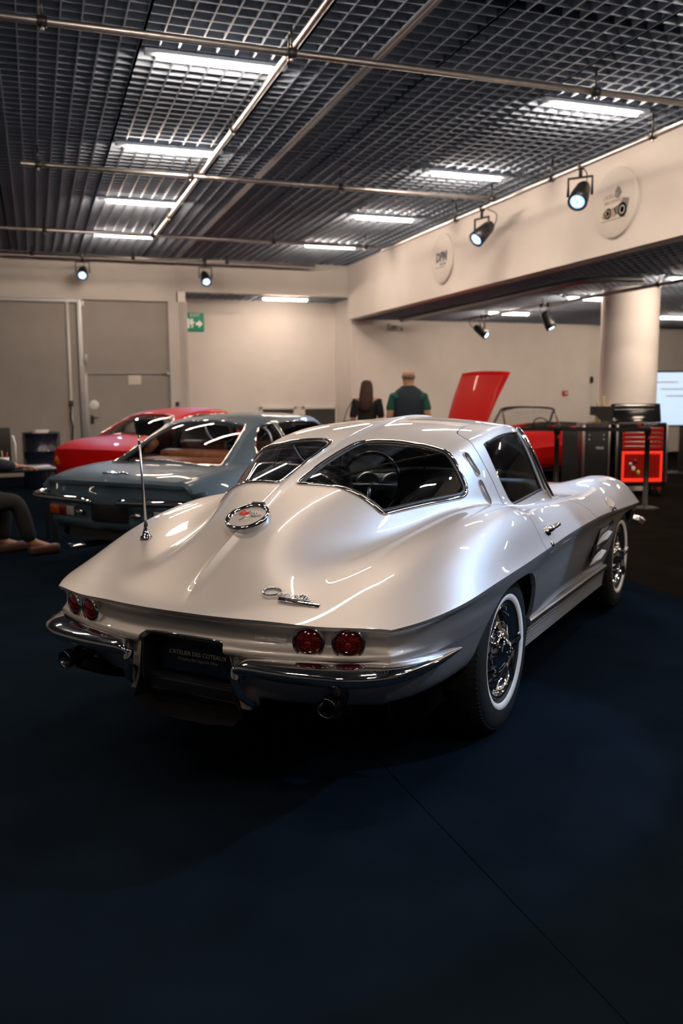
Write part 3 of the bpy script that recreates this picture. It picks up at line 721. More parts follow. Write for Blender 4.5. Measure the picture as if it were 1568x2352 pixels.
def thick(P, T, d=.02, sel=None):
    N = vnormals(P, T); return shell(P, T, N, d, sel)
def inner_cut(A): return (A[:, 0] > S0+1e-3) & (A[:, 0] < S1-1e-3) & (A[:, 1] > 1e-3) & (A[:, 1] < np.interp(A[:, 0], us, UV[:, -1]) - 1e-3)
def low_cut(P): return (np.abs(P[:, 0]) > 1e-4) & (P[:, 2] < np.interp(P[:, 1], cre[len(rear):len(rear)+len(side), 1], cre[len(rear):len(rear)+len(side), 2]) - .004)
ub = thick(bP, bT, .018, inner_cut(bA)); lb = thick(lbP, lbT, .022, low_cut(lbP))
mesh_part('body', *merge(ub, lb, mirror(*ub), mirror(*lb)), 'silver', coupe)
ud, ld = thick(dP, dT, .018, inner_cut(dA)), thick(ldP, ldT, .018, low_cut(ldP))
for sgn in (1, -1):
    q = merge(ud, ld)
    if sgn < 0: q = mirror(*q)
    mesh_part('door', *q, 'silver', coupe)
GRW, GSW, GWS = glass_part(rw + .004), glass_part(sw + .004), glass_part(ws + .004)
for sgn in (1, -1):
    for nm, g in (('rear_window', GRW), ('side_window', GSW)):
        q = (g[0], g[2])
        if sgn < 0: q = mirror(*q)
        mesh_part(nm, *q, 'glass', coupe)
mesh_part('windscreen', *merge((GWS[0], GWS[2]), mirror(GWS[0], GWS[2])), 'glass', coupe)

# outlines carried onto the surface, for mouldings
def on_upper(pts):
    """(station, run) -> point and normal on the upper body"""
    out = []
    for s_, v_ in pts:
        i = (s_ - S0)/(S1 - S0)*(NS-1); i0 = int(np.clip(math.floor(i), 0, NS-2)); fr = i - i0
        def at(ii, vv):
            a = abs(vv); j = a/UV[ii, -1]*NV; j0 = int(np.clip(math.floor(j), 0, NV-1)); g = j - j0
            p = UP[ii, j0]*(1-g) + UP[ii, j0+1]*g
            return p*np.array([1 if vv >= 0 else -1, 1, 1])
        P_ = lambda v: at(i0, v)*(1-fr) + at(i0+1, v)*fr
        p = P_(v_)
        dv = P_(v_+.012) - P_(v_-.012)
        i2 = min(i0+2, NS-1); i1 = max(i0-1, 0); ds = at(i2, v_) - at(i1, v_)
        n = np.cross(dv, ds); n /= np.linalg.norm(n); n = n if n[2] > 0 else -n
        out.append((Vector(p), Vector(n)))
    return out
def moulding(name, outline, mat, parent, r=.007, off=.002, sgn=1, flat=.6):
    pn = on_upper([tuple(q) for q in outline]); m = MB(); n = len(pn); K = 8; V = []; F = []
    for i, (p, nn) in enumerate(pn):
        t = (pn[(i+1) % n][0] - pn[i-1][0]).normalized(); s = t.cross(nn).normalized()
        for k in range(K):
            a = 2*math.pi*k/K; V.append(p + nn*(off + r*flat*math.sin(a)) + s*(r*math.cos(a)))
    for i in range(n):
        for k in range(K): F.append((i*K+k, i*K+(k+1) % K, ((i+1) % n)*K+(k+1) % K, ((i+1) % n)*K+k))
    if sgn < 0: V = [Vector((-v.x, v.y, v.z)) for v in V]
    m.add(V, F, True); return m.build(name, mat, parent)
def grow(poly, d):
    q = np.array(poly); c = q.mean(0); e = np.roll(q, -1, 0) - np.roll(q, 1, 0); nn = np.stack([e[:, 1], -e[:, 0]], 1)
    nn /= np.maximum(np.linalg.norm(nn, axis=1), 1e-9)[:, None]
    if ((q - c)*nn).sum() < 0: nn = -nn
    return q + nn*d
for sgn in (1, -1):
    moulding('window_moulding', grow(RWIN, .003), 'chrome', coupe, .0085, .002, sgn)
    moulding('window_seal', grow(RWIN, -.010), 'black', coupe, .010, -.006, sgn)
    moulding('window_seal', grow(SWIN, -.006), 'black', coupe, .008, -.006, sgn)
# ---------------------------------------------------------------- wheels of the silver coupe
def make_wheel(root_name, x, y, sgn, parent, R=.345, Wd=.175, white=True, cap='spinner'):
    """wheel turned about the axle; local +x is the outer face"""
    h = bpy.data.objects.new(root_name, None); COL.objects.link(h); h.parent = parent; h.location = (x, y, R); h.empty_display_size = .05
    if sgn < 0: h.rotation_euler = (0, 0, math.pi)
    q = Wd/2
    prof = [(.192,-q+.03),(.215,-q+.012),(.26,-q),(.30,-q+.004),(.325,-q+.02),(.338,-q+.035),(.345,-q+.06),(.345,q-.06),(.340,q-.042),(.328,q-.020),(.308,q-.006),(.285,q-.001),(.262,q),(.242,q-.001),(.228,q-.006),(.212,q-.014),(.198,q-.026),(.190,q-.034)]
    prof = [(r*R/.345, hh) for r, hh in prof]
    MB().lathe(prof, 72, 'X').build('tyre', 'rubber', h)
    fl = MB()                                                # fluted shoulder of the old bias-ply tyre
    for k in range(88):
        a = 2*math.pi*k/88; c, s = math.cos(a), math.sin(a)
        ra, rb = .3445*R/.345, .322*R/.345
        pts = [(q-.052, ra+.001), (q-.012, rb+.003), (q-.012, rb-.004), (q-.052, ra-.006)]
        w = .0045
        V = []
        for d in (-w, w):
            for (xx, rr) in pts: V.append((xx, rr*c - d*s, rr*s + d*c))
        fl.add(V, [(0, 1, 2, 3), (7, 6, 5, 4), (0, 4, 5, 1), (1, 5, 6, 2), (2, 6, 7, 3), (3, 7, 4, 0)])
    tg_ = fl.build('shoulder_flutes', 'rubber', h); tag(tg_, kind='stuff')
    if white:
        MB().lathe([(.243*R/.345, q-.0005), (.242*R/.345, q+.0012), (.219*R/.345, q-.006), (.217*R/.345, q-.009)], 72, 'X').build('whitewall_band', 'whitewall', h)
    MB().lathe([(.200, q-.030), (.203, q-.018), (.197, q-.012), (.186, q-.018), (.178, q-.030)], 64, 'X').build('rim', 'chrome', h)
    MB().lathe([(.180, q-.030), (.172, q-.055), (.150, q-.062), (.118, q-.050), (.10, q-.046)], 48, 'X').build('cover_dish', 'chrome', h)
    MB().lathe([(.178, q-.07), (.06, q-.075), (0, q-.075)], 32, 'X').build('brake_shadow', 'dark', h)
    for k in range(12):                                      # slotted openings between bright fins
        a = 2*math.pi*k/12; ca, sa = math.cos(a), math.sin(a)
        m = MB(); V = []
        for (rr, xx, ww) in ((.166, q-.052, .020), (.150, q-.048, .017), (.105, q-.034, .011), (.082, q-.024, .010)):
            for d in (-ww, ww): V.append((xx, rr*ca - d*sa, rr*sa + d*ca))
            V.append((xx+.013, rr*ca, rr*sa))
        F = []
        for i in range(3):
            b = i*3; F += [(b, b+2, b+5, b+3), (b+2, b+1, b+4, b+5)]
        m.add(V, F, False).build('fin', 'chrome', h)
    MB().lathe([(.094, q-.034), (.092, q-.018), (.072, q-.006), (.050, q+.004), (.044, q+.012), (.030, q+.016), (0, q+.017)], 40, 'X').build('hub', 'chrome', h)
    MB().lathe([(.128, q-.044), (.124, q-.030), (.116, q-.028), (.110, q-.040)], 48, 'X').build('cover_ring', 'chrome', h)
    for k in range(3):
        a = 2*math.pi*k/3 + .5; ca, sa = math.cos(a), math.sin(a); m = MB(); V = []
        for (rr, xx, ww, tt_) in ((.020, q+.016, .016, .010), (.060, q+.026, .017, .009), (.100, q+.030, .013, .007), (.122, q+.026, .006, .004)):
            for d, e in ((-ww, -tt_), (ww, -tt_), (ww*.5, tt_), (-ww*.5, tt_)): V.append((xx+e, rr*ca - d*sa, rr*sa + d*ca))
        F = [(3, 2, 1, 0), (12, 13, 14, 15)]
        for i in range(3):
            b = i*4
            for k2 in range(4): F.append((b+k2, b+(k2+1) % 4, b+4+(k2+1) % 4, b+4+k2))
        m.add(V, F, False).build('spinner_ear', 'chrome', h)
    return h
for x in (.715, -.715): make_wheel('rear_wheel', x, RWY, x, coupe)
for x in (.715, -.715): make_wheel('front_wheel', x, FWY, x, coupe)

# wheel houses and underbody
ub_ = MB()
for yc in (RWY, FWY):
    for sx in (1, -1):
        th = np.linspace(-.02, math.pi+.02, 28); V = []; F = []
        for x in (.44, .775):
            V += [(sx*x, yc + .415*math.cos(a), .30 + .40*math.sin(a)) for a in th]
        n = len(th); F = [(i, i+1, n+i+1, n+i) for i in range(n-1)]
        ub_.add(V, F, False); ub_.add([(sx*.44, yc + .42*math.cos(a), .30 + .40*math.sin(a)) for a in np.linspace(0, 2*math.pi, 30)], [tuple(range(30))], False)
ub_.box((0, 1.2, .30), (1.28, 1.62, .16)).box((0, 3.0, .36), (.82, .5, .18)).box((0, -.62, .42), (1.0, .5, .16)).box((0, .05, .34), (.84, .9, .10)).box((0, 2.47, .34), (.84, .9, .10))
ub_.build('underbody', 'dark', coupe)
for x in (-1, 1):
    MB().tube(catmull([(.38*x, .3, .24), (.40*x, -.5, .25), (.50*x, -.85, .33), (.562*x, -1.02, .405)], 6), .030, 10).build('exhaust_pipe', 'dark', coupe)
    MB().lathe([(.024, -.02), (.033, .0), (.035, .11), (.033, .114), (.029, .11), (.028, .02), (0, .02)], 28, 'Z', (.560*x, -.975, .432), R=Vector((.10*x, -1, -.06)).to_track_quat('Z', 'Y').to_matrix()).build('exhaust_tip', 'shaded_chrome', coupe)
# interior
it = MB().box((0, .78, .50), (1.30, 1.1, .22), bev=.03).box((0, 1.60, .70), (1.16, .36, .16), bev=.04)
it.build('cabin_floor', 'interior', coupe)
MB().box((0, -.10, .78), (.92, .78, .10), bev=.03).box((0, .22, .72), (1.02, .08, .30), bev=.02).build('luggage_floor', 'interior', coupe)
for x in (-.36, .36):
    s_ = MB().box((x, .72, .62), (.46, .50, .16), bev=.05).build('seat_cushion', 'interior', coupe)
    MB().box((x, .46, .84), (.44, .13, .46), bev=.055, R=Matrix.Rotation(.25, 3, 'X')).build('seat_back', 'interior', coupe)
MB().box((0, 1.36, .86), (1.12, .22, .16), bev=.06).build('dashboard', 'interior', coupe)
MB().tube([(-.36 + .19*math.cos(a), 1.08 + .05*math.sin(a), .90 + .185*math.sin(a)) for a in np.linspace(0, 2*math.pi, 37)[:-1]], .011, 8, closed=True).build('steering_wheel', 'black_gloss', coupe)
MB().tube([(-.36, 1.09, .90), (-.36, 1.34, .84)], .022, 10).tube([(-.54, 1.08, .90), (-.18, 1.08, .90)], .010, 6).tube([(-.36, 1.085, .90), (-.36, 1.05, .73)], .010, 6).build('steering_column', 'chrome_soft', coupe)
for x in (-.44, -.28): MB().lathe([(.075, 0), (.08, -.01), (.07, -.02), (0, -.015)], 24, 'Y', (x, 1.245, .885)).build('gauge_pod', 'chrome_soft', coupe)
MB().box((0, 1.02, .955), (.12, .03, .04), bev=.01).tube([(0, 1.03, .96), (0, 1.08, 1.15), (0, 1.12, 1.23)], .006, 6).build('rear_view_mirror', 'black', coupe)

# ---------------------------------------------------------------- tail
def tail_point(x):
    """lip point and outward direction at half-width x"""
    xa = abs(x); j = int(np.argmin(np.abs(UP[0, :, 0] - xa))); p = UP[0, j]
    i = int(np.argmin(np.abs(C3[:len(rear)*6, 0] - xa) + 10*(C3[:, 1] > -.85)[:len(rear)*6])); n = nrm[i]
    s = 1 if x >= 0 else -1
    return Vector((x, float(np.interp(xa, UP[0, :, 0], UP[0, :, 1])), float(np.interp(xa, UP[0, :, 0], UP[0, :, 2])))), Vector((s*n[0], n[1], 0))
for x in (-.607, -.482, .482, .607):
    p, n = tail_point(x); c = Vector((p.x, p.y, .618)) - n*.040
    d = (n + Vector((0, 0, -.08))).normalized(); q = d.to_track_quat('Z', 'Y').to_matrix()
    t = MB().lathe([(.055, -.012), (.058, .020), (.056, .030), (.052, .034), (.048, .033), (.046, .026)], 40, 'Z', tuple(c), R=q).build('tail_light', 'chrome', coupe)
    MB().lathe([(.047, .024), (.042, .032), (.030, .039), (.012, .043), (0, .0435)], 36, 'Z', tuple(c), R=q).build('lens', 'lens_red', t)
    for k in range(12):
        a = 2*math.pi*k/12
        MB().tube([c + q @ Vector((.016*math.cos(a), .016*math.sin(a), .0420)), c + q @ Vector((.041*math.cos(a), .041*math.sin(a), .0325))], .0014, 5).build('lens_rib', 'lens_red_core', t)
    MB().lathe([(.012, .041), (.010, .0445), (.006, .046), (0, .0462)], 24, 'Z', tuple(c), R=q).build('lens_boss', 'lens_red_core', t)
# rear bumper halves
def bumper(sx):
    path = [(.222,-1.085,.44,.55),(.226,-1.112,.50,.8),(.255,-1.126,.526,1.0),(.33,-1.130,.530,1.0),(.43,-1.126,.530,1.0),(.53,-1.112,.530,1.0),(.63,-1.090,.531,1.0),(.715,-1.042,.532,1.0),(.778,-.965,.533,.95),(.815,-.865,.534,.85),(.838,-.765,.536,.62),(.850,-.68,.540,.34),(.857,-.625,.543,.10)]
    pts = catmull([Vector(q[:3]) for q in path], 8); sc = [v.x for v in catmull([Vector((q[3], 0, 0)) for q in path], 8)]
    prof = [(-.075,.030),(-.045,.026),(-.020,.016),(-.006,.006),(0,-.004),(-.002,-.016),(-.012,-.030),(-.030,-.040),(-.060,-.044)]
    V = []; F = []; K = len(prof)
    for i, p in enumerate(pts):
        t = (pts[min(i+1, len(pts)-1)] - pts[max(i-1, 0)]).normalized(); out = Vector((t.y, -t.x, 0))
        out = out.normalized() if out.length > .3 else Vector((-1, -.3, 0)).normalized()
        if i < 14: out = Vector((0, -1, 0)).lerp(out, i/14).normalized()
        for (o_, z_) in prof: V.append(p + out*(o_*sc[i]) + Vector((0, 0, z_*sc[i])))
    for i in range(len(pts)-1):
        for k in range(K-1): F.append((i*K+k, i*K+k+1, (i+1)*K+k+1, (i+1)*K+k))
    F.append(tuple(range(K))); F.append(tuple(reversed(range((len(pts)-1)*K, len(pts)*K))))
    V = [Vector((v.x*sx, v.y, v.z)) for v in V]
    b = MB().add(V, F, True).build('rear_bumper', 'chrome', coupe)
    # bumper guard dropping beside the plate
    g = catmull([(.232*sx, -1.095, .515), (.236*sx, -1.105, .47), (.245*sx, -1.090, .42), (.262*sx, -1.045, .375)], 6)
    MB().tube(g, [.014 + .006*math.sin(math.pi*min(i/(len(g)-1)+.25, 1)) for i in range(len(g))], 12).build('bumper_guard', 'chrome', b)
    MB().prism([(.185*sx, .56), (.215*sx, .56), (.262*sx, .36), (.225*sx, .36)], -1.062, -1.00).build('guard_fairing', 'silver', coupe)
for sx in (1, -1): bumper(sx)
# number plate recess
rc_ = MB()
po = [(x, z) for x, z in PLATE]
n = len(po); V = [(x, -1.085 + .02*abs(x), z) for x, z in po] + [(x*.93, -.985, z-.006) for x, z in po]
rc_.add(V, [(i, (i+1) % n, n+(i+1) % n, n+i) for i in range(n)] + [tuple(range(n, 2*n))], False).build('plate_recess', 'black', coupe)
MB().tube([(x, -1.082 + .05*abs(x), z) for x, z in po if z > .40] if False else [(-.203, -1.062, .40), (-.197, -1.070, .50), (-.187, -1.074, .56), (-.172, -1.078, .588), (-.12, -1.084, .5935), (.12, -1.084, .5935), (.172, -1.078, .588), (.187, -1.074, .56), (.197, -1.070, .50), (.203, -1.062, .40)], .0045, 8).build('recess_moulding', 'chrome', coupe)
pt = MB().box((.005, -1.006, .497), (.30, .008, .125), bev=.003).build('number_plate', 'plate', coupe)
PF = lambda z: frame_mtx((.005, -1.0112, z), (1, 0, 0), (0, -1, 0))
lettering('lettering', "L'ATELIER DES COTEAUX", .0225, 'gold_text', pt, PF(.503), extrude=.0004)
lettering('lettering', 'Keeping the Legends Alive', .0165, 'gold_dim', pt, PF(.481), extrude=.0004)
MB().box((0, -1.01, .385), (.46, .05, .07), bev=.02).build('rear_valance', 'black_gloss', coupe)
# workshop sticker beside the right tail lights
pS, nS = tail_point(.352); sp_ = pS - nS*.0305
SF = lambda dx, z: frame_mtx((sp_.x + dx*.97, sp_.y + dx*.17, z), (1, .17, 0), nS)
lettering('sticker_text', "L'atelier des Coteaux", .0165, 'white_text', coupe, SF(-.005, .617), extrude=.0003, shear=.35, space=.82)
lettering('sticker_text', '03 23 39 62 77', .0085, 'white_text', coupe, SF(.032, .602), extrude=.0003)
MB().tube([tuple(SF(-.058, .6075).translation + nS*.001), tuple(SF(.0, .6105).translation + nS*.001), tuple(SF(.05, .6095).translation + nS*.001)], .0010, 5).build('sticker_underline', 'white_text', coupe)

# ---------------------------------------------------------------- fuel cap with crossed flags
(fp_, fn_), = on_upper([(-.672, 0.0)]); fp_ = fp_ + fn_*.003
fx = Vector((1, 0, 0)); fmx = frame_mtx(fp_, fx, fn_); fR = fmx.to_3x3()
cap = MB().lathe([(.088, -.02), (.089, .006), (.086, .013), (.078, .014), (.073, .008), (.071, .004)], 56, 'Z', tuple(fp_), R=fR).build('fuel_cap', 'chrome', coupe)
MB().lathe([(.073, .004), (.05, .0055), (0, .006)], 48, 'Z', tuple(fp_), R=fR).build('enamel_disc', 'silver', cap)
def on_cap(x, y, z=.0072): return fmx @ Vector((x, y, z))
V = []; F = []
for i in range(9):
    u = i/8; wv = .004*math.sin(u*6.5)
    V += [on_cap(-.047 + .038*u, .004 + wv + .010*u, .0085 + .002*math.sin(u*6.5)), on_cap(-.044 + .038*u, .031 + wv + .006*u, .0085 + .002*math.sin(u*6.5))]
F = [(2*i, 2*i+2, 2*i+3, 2*i+1) for i in range(8)]
MB().add(V, F, True).build('red_flag', 'red_enamel', cap)
MB().box(tuple(on_cap(-.030, .023, .0105)), (.008, .003, .0012), R=fR).build('flag_mark', 'white_enamel', cap)
ck_w, ck_b = MB(), MB()
for i in range(6):
    for j in range(4):
        P4 = []
        for (a, b) in ((i, j), (i+1, j), (i+1, j+1), (i, j+1)):
            u, v = a/6, b/4; P4.append(on_cap(.008 + .040*u + .006*v, -.002 + .014*u + .026*v - .018*u*v + .003*math.sin(u*6), .0085 + .0015*math.sin(u*6)))
        (ck_b if (i+j) % 2 else ck_w).add(P4, [(0, 1, 2, 3)])
ck_w.build('check_flag_white', 'white_enamel', cap); ck_b.build('check_flag_black', 'black', cap)
MB().tube([on_cap(-.008, .036), on_cap(.010, -.034)], .0014, 6).tube([on_cap(.008, .028), on_cap(-.022, -.030)], .0014, 6).build('flag_staffs', 'chrome', cap)
MB().box(tuple(on_cap(0, .086, .010)), (.058, .018, .014), bev=.005, R=fR).build('hinge', 'black', cap)

# script emblem, drawn with strokes, on a bar
(ep, en), = on_upper([(-.985, .365)]); (e1, _), (e2, _) = on_upper([(-.985, .30), (-.992, .43)])
emx = frame_mtx(ep + en*.007, (e2 - e1), en)
def stroke(pts, r=.0028): return MB().tube([emx @ Vector((x, y, 0)) for x, y in [(v.x, v.y) for v in catmull([(a, b, 0) for a, b in pts], 6)]], r, 6)
em = stroke([(-.045,.024),(-.055,.034),(-.075,.036),(-.098,.026),(-.106,.010),(-.098,-.004),(-.078,-.008),(-.055,.002),(-.040,.016)], .0034).build('script_emblem', 'chrome', coupe)
strokes = [[(-.052,.008),(-.044,.018),(-.034,.016),(-.034,.004),(-.044,-.002),(-.052,.004),(-.050,.012)],
 [(-.034,.010),(-.028,.018),(-.024,.016),(-.026,.0),(-.020,.014),(-.012,.017),(-.009,.013)],
 [(-.009,.014),(-.006,.002),(-.001,.001),(.006,.016),(.010,.016)],
 [(.010,.006),(.020,.010),(.020,.017),(.013,.014),(.012,.002),(.020,.000),(.026,.006)],
 [(.026,.002),(.034,.030),(.033,.018),(.030,.004),(.036,.002),(.040,.008)],
 [(.022,.021),(.050,.023)],
 [(.040,.002),(.048,.030),(.047,.018),(.044,.004),(.050,.002)],
 [(.050,.006),(.060,.010),(.060,.017),(.053,.014),(.052,.002),(.062,.001),(.070,.006)]]
for s_ in strokes: stroke(s_, .0022).build('letter', 'chrome', em)
MB().box(tuple(emx @ Vector((.036, -.014, 0))), (.150, .018, .004), bev=.001, R=emx.to_3x3()).build('bar', 'chrome', em)
lettering('bar_text', 'STING RAY', .0165, 'black', em, emx @ Matrix.Translation((.036, -.014, .0024)), extrude=.0003, space=1.25)

# aerial on the left rear wing
(ap, an), = on_upper([(-.674, -.587)])
aer = MB().lathe([(.026, -.004), (.025, .006), (.017, .012), (.013, .030), (.010, .036), (.008, .05)], 24, 'Z', tuple(ap)).build('aerial', 'chrome', coupe)
ad = Vector((-.07, .02, 1)).normalized()
MB().tube([ap + Vector((0, 0, .04)), ap + Vector((0, 0, .065)) + ad*.0], .0085, 10).build('collar', 'black', aer)
MB().tube([ap + Vector((0, 0, .05)), ap + Vector((0, 0, .05)) + ad*.20, ap + Vector((0, 0, .05)) + ad*.365], [.0058, .0052, .0046], 8).build('mast', 'chrome_soft', aer)
MB().lathe([(0, 0), (.004, .002), (.0055, .007), (.004, .012), (0, .014)], 10, 'Z', tuple(ap + Vector((0, 0, .05)) + ad*.365)).lathe([(.0045, -.03), (.0062, -.025), (.0062, -.012), (.0045, -.008)], 10, 'Z', tuple(ap + Vector((0, 0, .05)) + ad*.365)).build('tip', 'chrome', aer)

# ---------------------------------------------------------------- flank details, both sides
def flank(y, z):
    """point and outward normal on the right lower body"""
    k = np.argmin((L_P[:, 1]-y)**2 + (L_P[:, 2]-z)**2 + 10*(L_P[:, 0] < .5)); return Vector(L_P[k]), Vector(LN[k])
LN = vnormals(L_P, L_T)
def mir(m, sx):
    if sx < 0: m.v = [(-a, b, c) for a, b, c in m.v]; m.f = [tuple(reversed(f)) for f in m.f]
    return m
for sx in (1, -1):
    # ribbed sill moulding
    ys = np.linspace(.40, 2.02, 30)
    def sweep(prof, y0=.39, y1=2.03, slope=0.0):
        V = []; F = []; K = len(prof); Y = np.linspace(y0, y1, 26)
        for yy in Y:
            for (x, z) in prof: V.append((x, yy, z + slope*(yy-y0)))
        for i in range(25):
            for k in range(K-1): F.append((i*K+k, i*K+k+1, (i+1)*K+k+1, (i+1)*K+k))
        F += [tuple(reversed(range(K))), tuple(range(25*K, 26*K))]
        return MB().add(V, F, False)
    sill = mir(sweep([(.75,.405),(.800,.402),(.806,.394),(.806,.376),(.800,.368),(.75,.366)], slope=-.020), sx).build('sill_moulding', 'chrome_soft', coupe)
    mir(sweep([(.75,.366),(.790,.366),(.778,.268),(.74,.262)], slope=-.020), sx).build('sill_panel', 'chrome_soft', sill)
    for k in range(6):
        z = .352 - k*.0155; x = .7885 - k*.0019
        mir(sweep([(x-.004, z+.0025), (x+.005, z), (x-.004, z-.0025)], slope=-.020), sx).build('rib', 'chrome_soft', sill)
    # door handle and lock
    hp, hn = on_upper([(.50, 1.085)])[0]; hp2, _ = on_upper([(.72, 1.07)])[0]
    m = MB().tube(catmull([hp + hn*.004, hp + hn*.030 + Vector((0, .012, 0)), hp + hn*.036 + Vector((0, .06, .0)), hp + hn*.034 + Vector((0, .12, .0)), hp + hn*.018 + Vector((0, .15, .0))], 6), [.015]*7 + [.012]*7 + [.010]*6 + [.008]*5, 10)
    hd = mir(m, sx).build('door_handle', 'chrome', coupe)
    mir(MB().lathe([(.024, -.006), (.024, .010), (.016, .016), (0, .017)], 20, 'Z', tuple(hp + Vector((0, .005, 0))), R=hn.to_track_quat('Z', 'Y').to_matrix()), sx).build('escutcheon', 'chrome', hd)
    lp, ln = on_upper([(.475, 1.145)])[0]
    mir(MB().lathe([(.013, -.004), (.013, .006), (.009, .009), (0, .0095)], 18, 'Z', tuple(lp), R=ln.to_track_quat('Z', 'Y').to_matrix()), sx).build('door_lock', 'chrome', coupe)
    # B-pillar air slots
    for (a, b) in SLOTS:
        (pa, na), (pb, nb) = on_upper([a, b]); dirv = (pb - pa).normalized(); sd_ = dirv.cross(na).normalized()
        V = []; ring = []
        for k in range(28):
            t = 2*math.pi*k/28; e = math.cos(t); f_ = math.sin(t)
            q_ = (pa if e < 0 else pb) + dirv*(.021*e) + sd_*(.021*f_) - (na if e < 0 else nb)*.004
            ring.append(q_)
        cen = (pa + pb)/2; V = list(ring) + [cen + (r - cen)*.85 - na*.016 for r in ring]
        n_ = 28; F = [(k, (k+1) % n_, n_+(k+1) % n_, n_+k) for k in range(n_)] + [tuple(range(n_, 2*n_))]
        sl_ = mir(MB().add(V, F, True), sx).build('pillar_slot', 'silver', coupe)
        mir(MB().tube([r + na*.004 for r in ring], .0028, 6, closed=True), sx).build('slot_rim', 'silver', sl_)
        mir(MB().tube([pa + dirv*.004 + sd_*.006, pb - dirv*.004 + sd_*.006], .004, 8), sx).build('slot_vane', 'silver', sl_)
    # front wing vents: two chevron scoops
    for (y0, z0) in ((1.56, .575), (1.40, .485)):
        X = .846
        base = [(y0, z0), (y0+.34, z0+.022), (y0+.44, z0+.075), (y0+.42, z0+.082), (y0+.10, z0+.070)]
        m = MB(); n_ = len(base)
        V = [(X - .004, a, b) for a, b in base] + [(X - .050, y0+.20+(a-y0)*.5, b) for a, b in base]
        m.add(V, [(k, (k+1) % n_, n_+(k+1) % n_, n_+k) for k in range(n_)] + [tuple(range(n_, 2*n_))], False)
        v_ = mir(m, sx).build('wing_vent', 'black', coupe)
        lip_ = MB().add([(X-.006, y0, z0-.012), (X+.012, y0+.20, z0-.004), (X+.010, y0+.36, z0+.018), (X-.012, y0+.34, z0+.028), (X-.014, y0+.20, z0+.018), (X-.008, y0+.06, z0+.006), (X-.03, y0+.2, z0-.012)],
                        [(0, 1, 5), (1, 4, 5), (1, 2, 3, 4), (0, 6, 1), (1, 6, 2)], False)
        mir(lip_, sx).build('vent_lip', 'silver', v_)
        mir(MB().add([(X-.010, y0+.22, z0+.070), (X+.002, y0+.40, z0+.084), (X+.002, y0+.44, z0+.070), (X-.012, y0+.36, z0+.022), (X-.034, y0+.24, z0+.022)], [(0, 1, 2, 3, 4)], False), sx).build('vent_blade', 'chrome_soft', v_)
    # crossed-flag badge and injection script on the front wing
    (b1, bn1), = on_upper([(1.90, .845)]); (b2, bn2), = on_upper([(1.90, .895)])
    bm_ = frame_mtx(b1 + bn1*.014, (0, 1, -.1), bn1 + Vector((.35, -.45, 0))) @ Matrix.Scale(1.25, 4)
    bd = mir(MB().prism([(-.030, .018), (.0, .030), (.030, .018), (.018, -.012), (0, -.030), (-.018, -.012)], -.003, .003, R=bm_.to_3x3() @ Matrix.Rotation(math.pi/2, 3, 'X'), c=tuple(bm_.translation)), sx).build('wing_badge', 'chrome_soft', coupe)
    mir(MB().prism([(-.022, .014), (-.002, .020), (-.002, .0), (-.014, -.006)], -.005, -.003, R=bm_.to_3x3() @ Matrix.Rotation(math.pi/2, 3, 'X'), c=tuple(bm_.translation)), sx).build('badge_flag', 'red_enamel', bd)
    bq = frame_mtx(b2 + bn2*.003, (0, 1, 0), bn2)
    b3 = mir(MB().box(tuple(bq.translation), (.115, .022, .005), bev=.001, R=bq.to_3x3()), sx).build('wing_script', 'chrome', coupe)
    for dx, mt in ((-.035, 'red_enamel'), (0.0, 'white_enamel'), (.035, 'blue_enamel')):
        mir(MB().box(tuple(bq @ Vector((dx, -.004, .003))), (.030, .009, .001), R=bq.to_3x3()), sx).build('script_panel', mt, b3)
    # chrome screen pillar
    pil = [p + n*.004 for p, n in on_upper([(1.125, .50), (1.125, .56), (1.13, .62), (1.165, .70), (1.205, .78), (1.245, .85)])]
    mir(MB().tube(catmull(pil, 5), .015, 10), sx).build('screen_pillar', 'chrome', coupe)
    pil2 = [p + n*.002 for p, n in on_upper([(1.072, .56), (1.082, .62), (1.105, .70), (1.13, .78), (1.155, .855)])]
    mir(MB().tube(catmull(pil2, 5), .009, 8), sx).build('vent_pane_bar', 'chrome', coupe)
    rail = [p + n*.003 for p, n in on_upper([(.49, .568), (.62, .562), (.80, .556), (1.03, .545)])]
    mir(MB().tube(catmull(rail, 6), .004, 6), sx).build('window_frame_strip', 'black', coupe)
    # front bumper end and headlamp-door corner
    fb = catmull([(.30*sx, 3.50, .47), (.55*sx, 3.47, .47), (.72*sx, 3.38, .475), (.80*sx, 3.26, .48), (.815*sx, 3.20, .485)], 6)
    MB().tube(fb, [.040 - .022*(i/(len(fb)-1))**3 for i in range(len(fb))], 12).build('front_bumper', 'chrome', coupe)
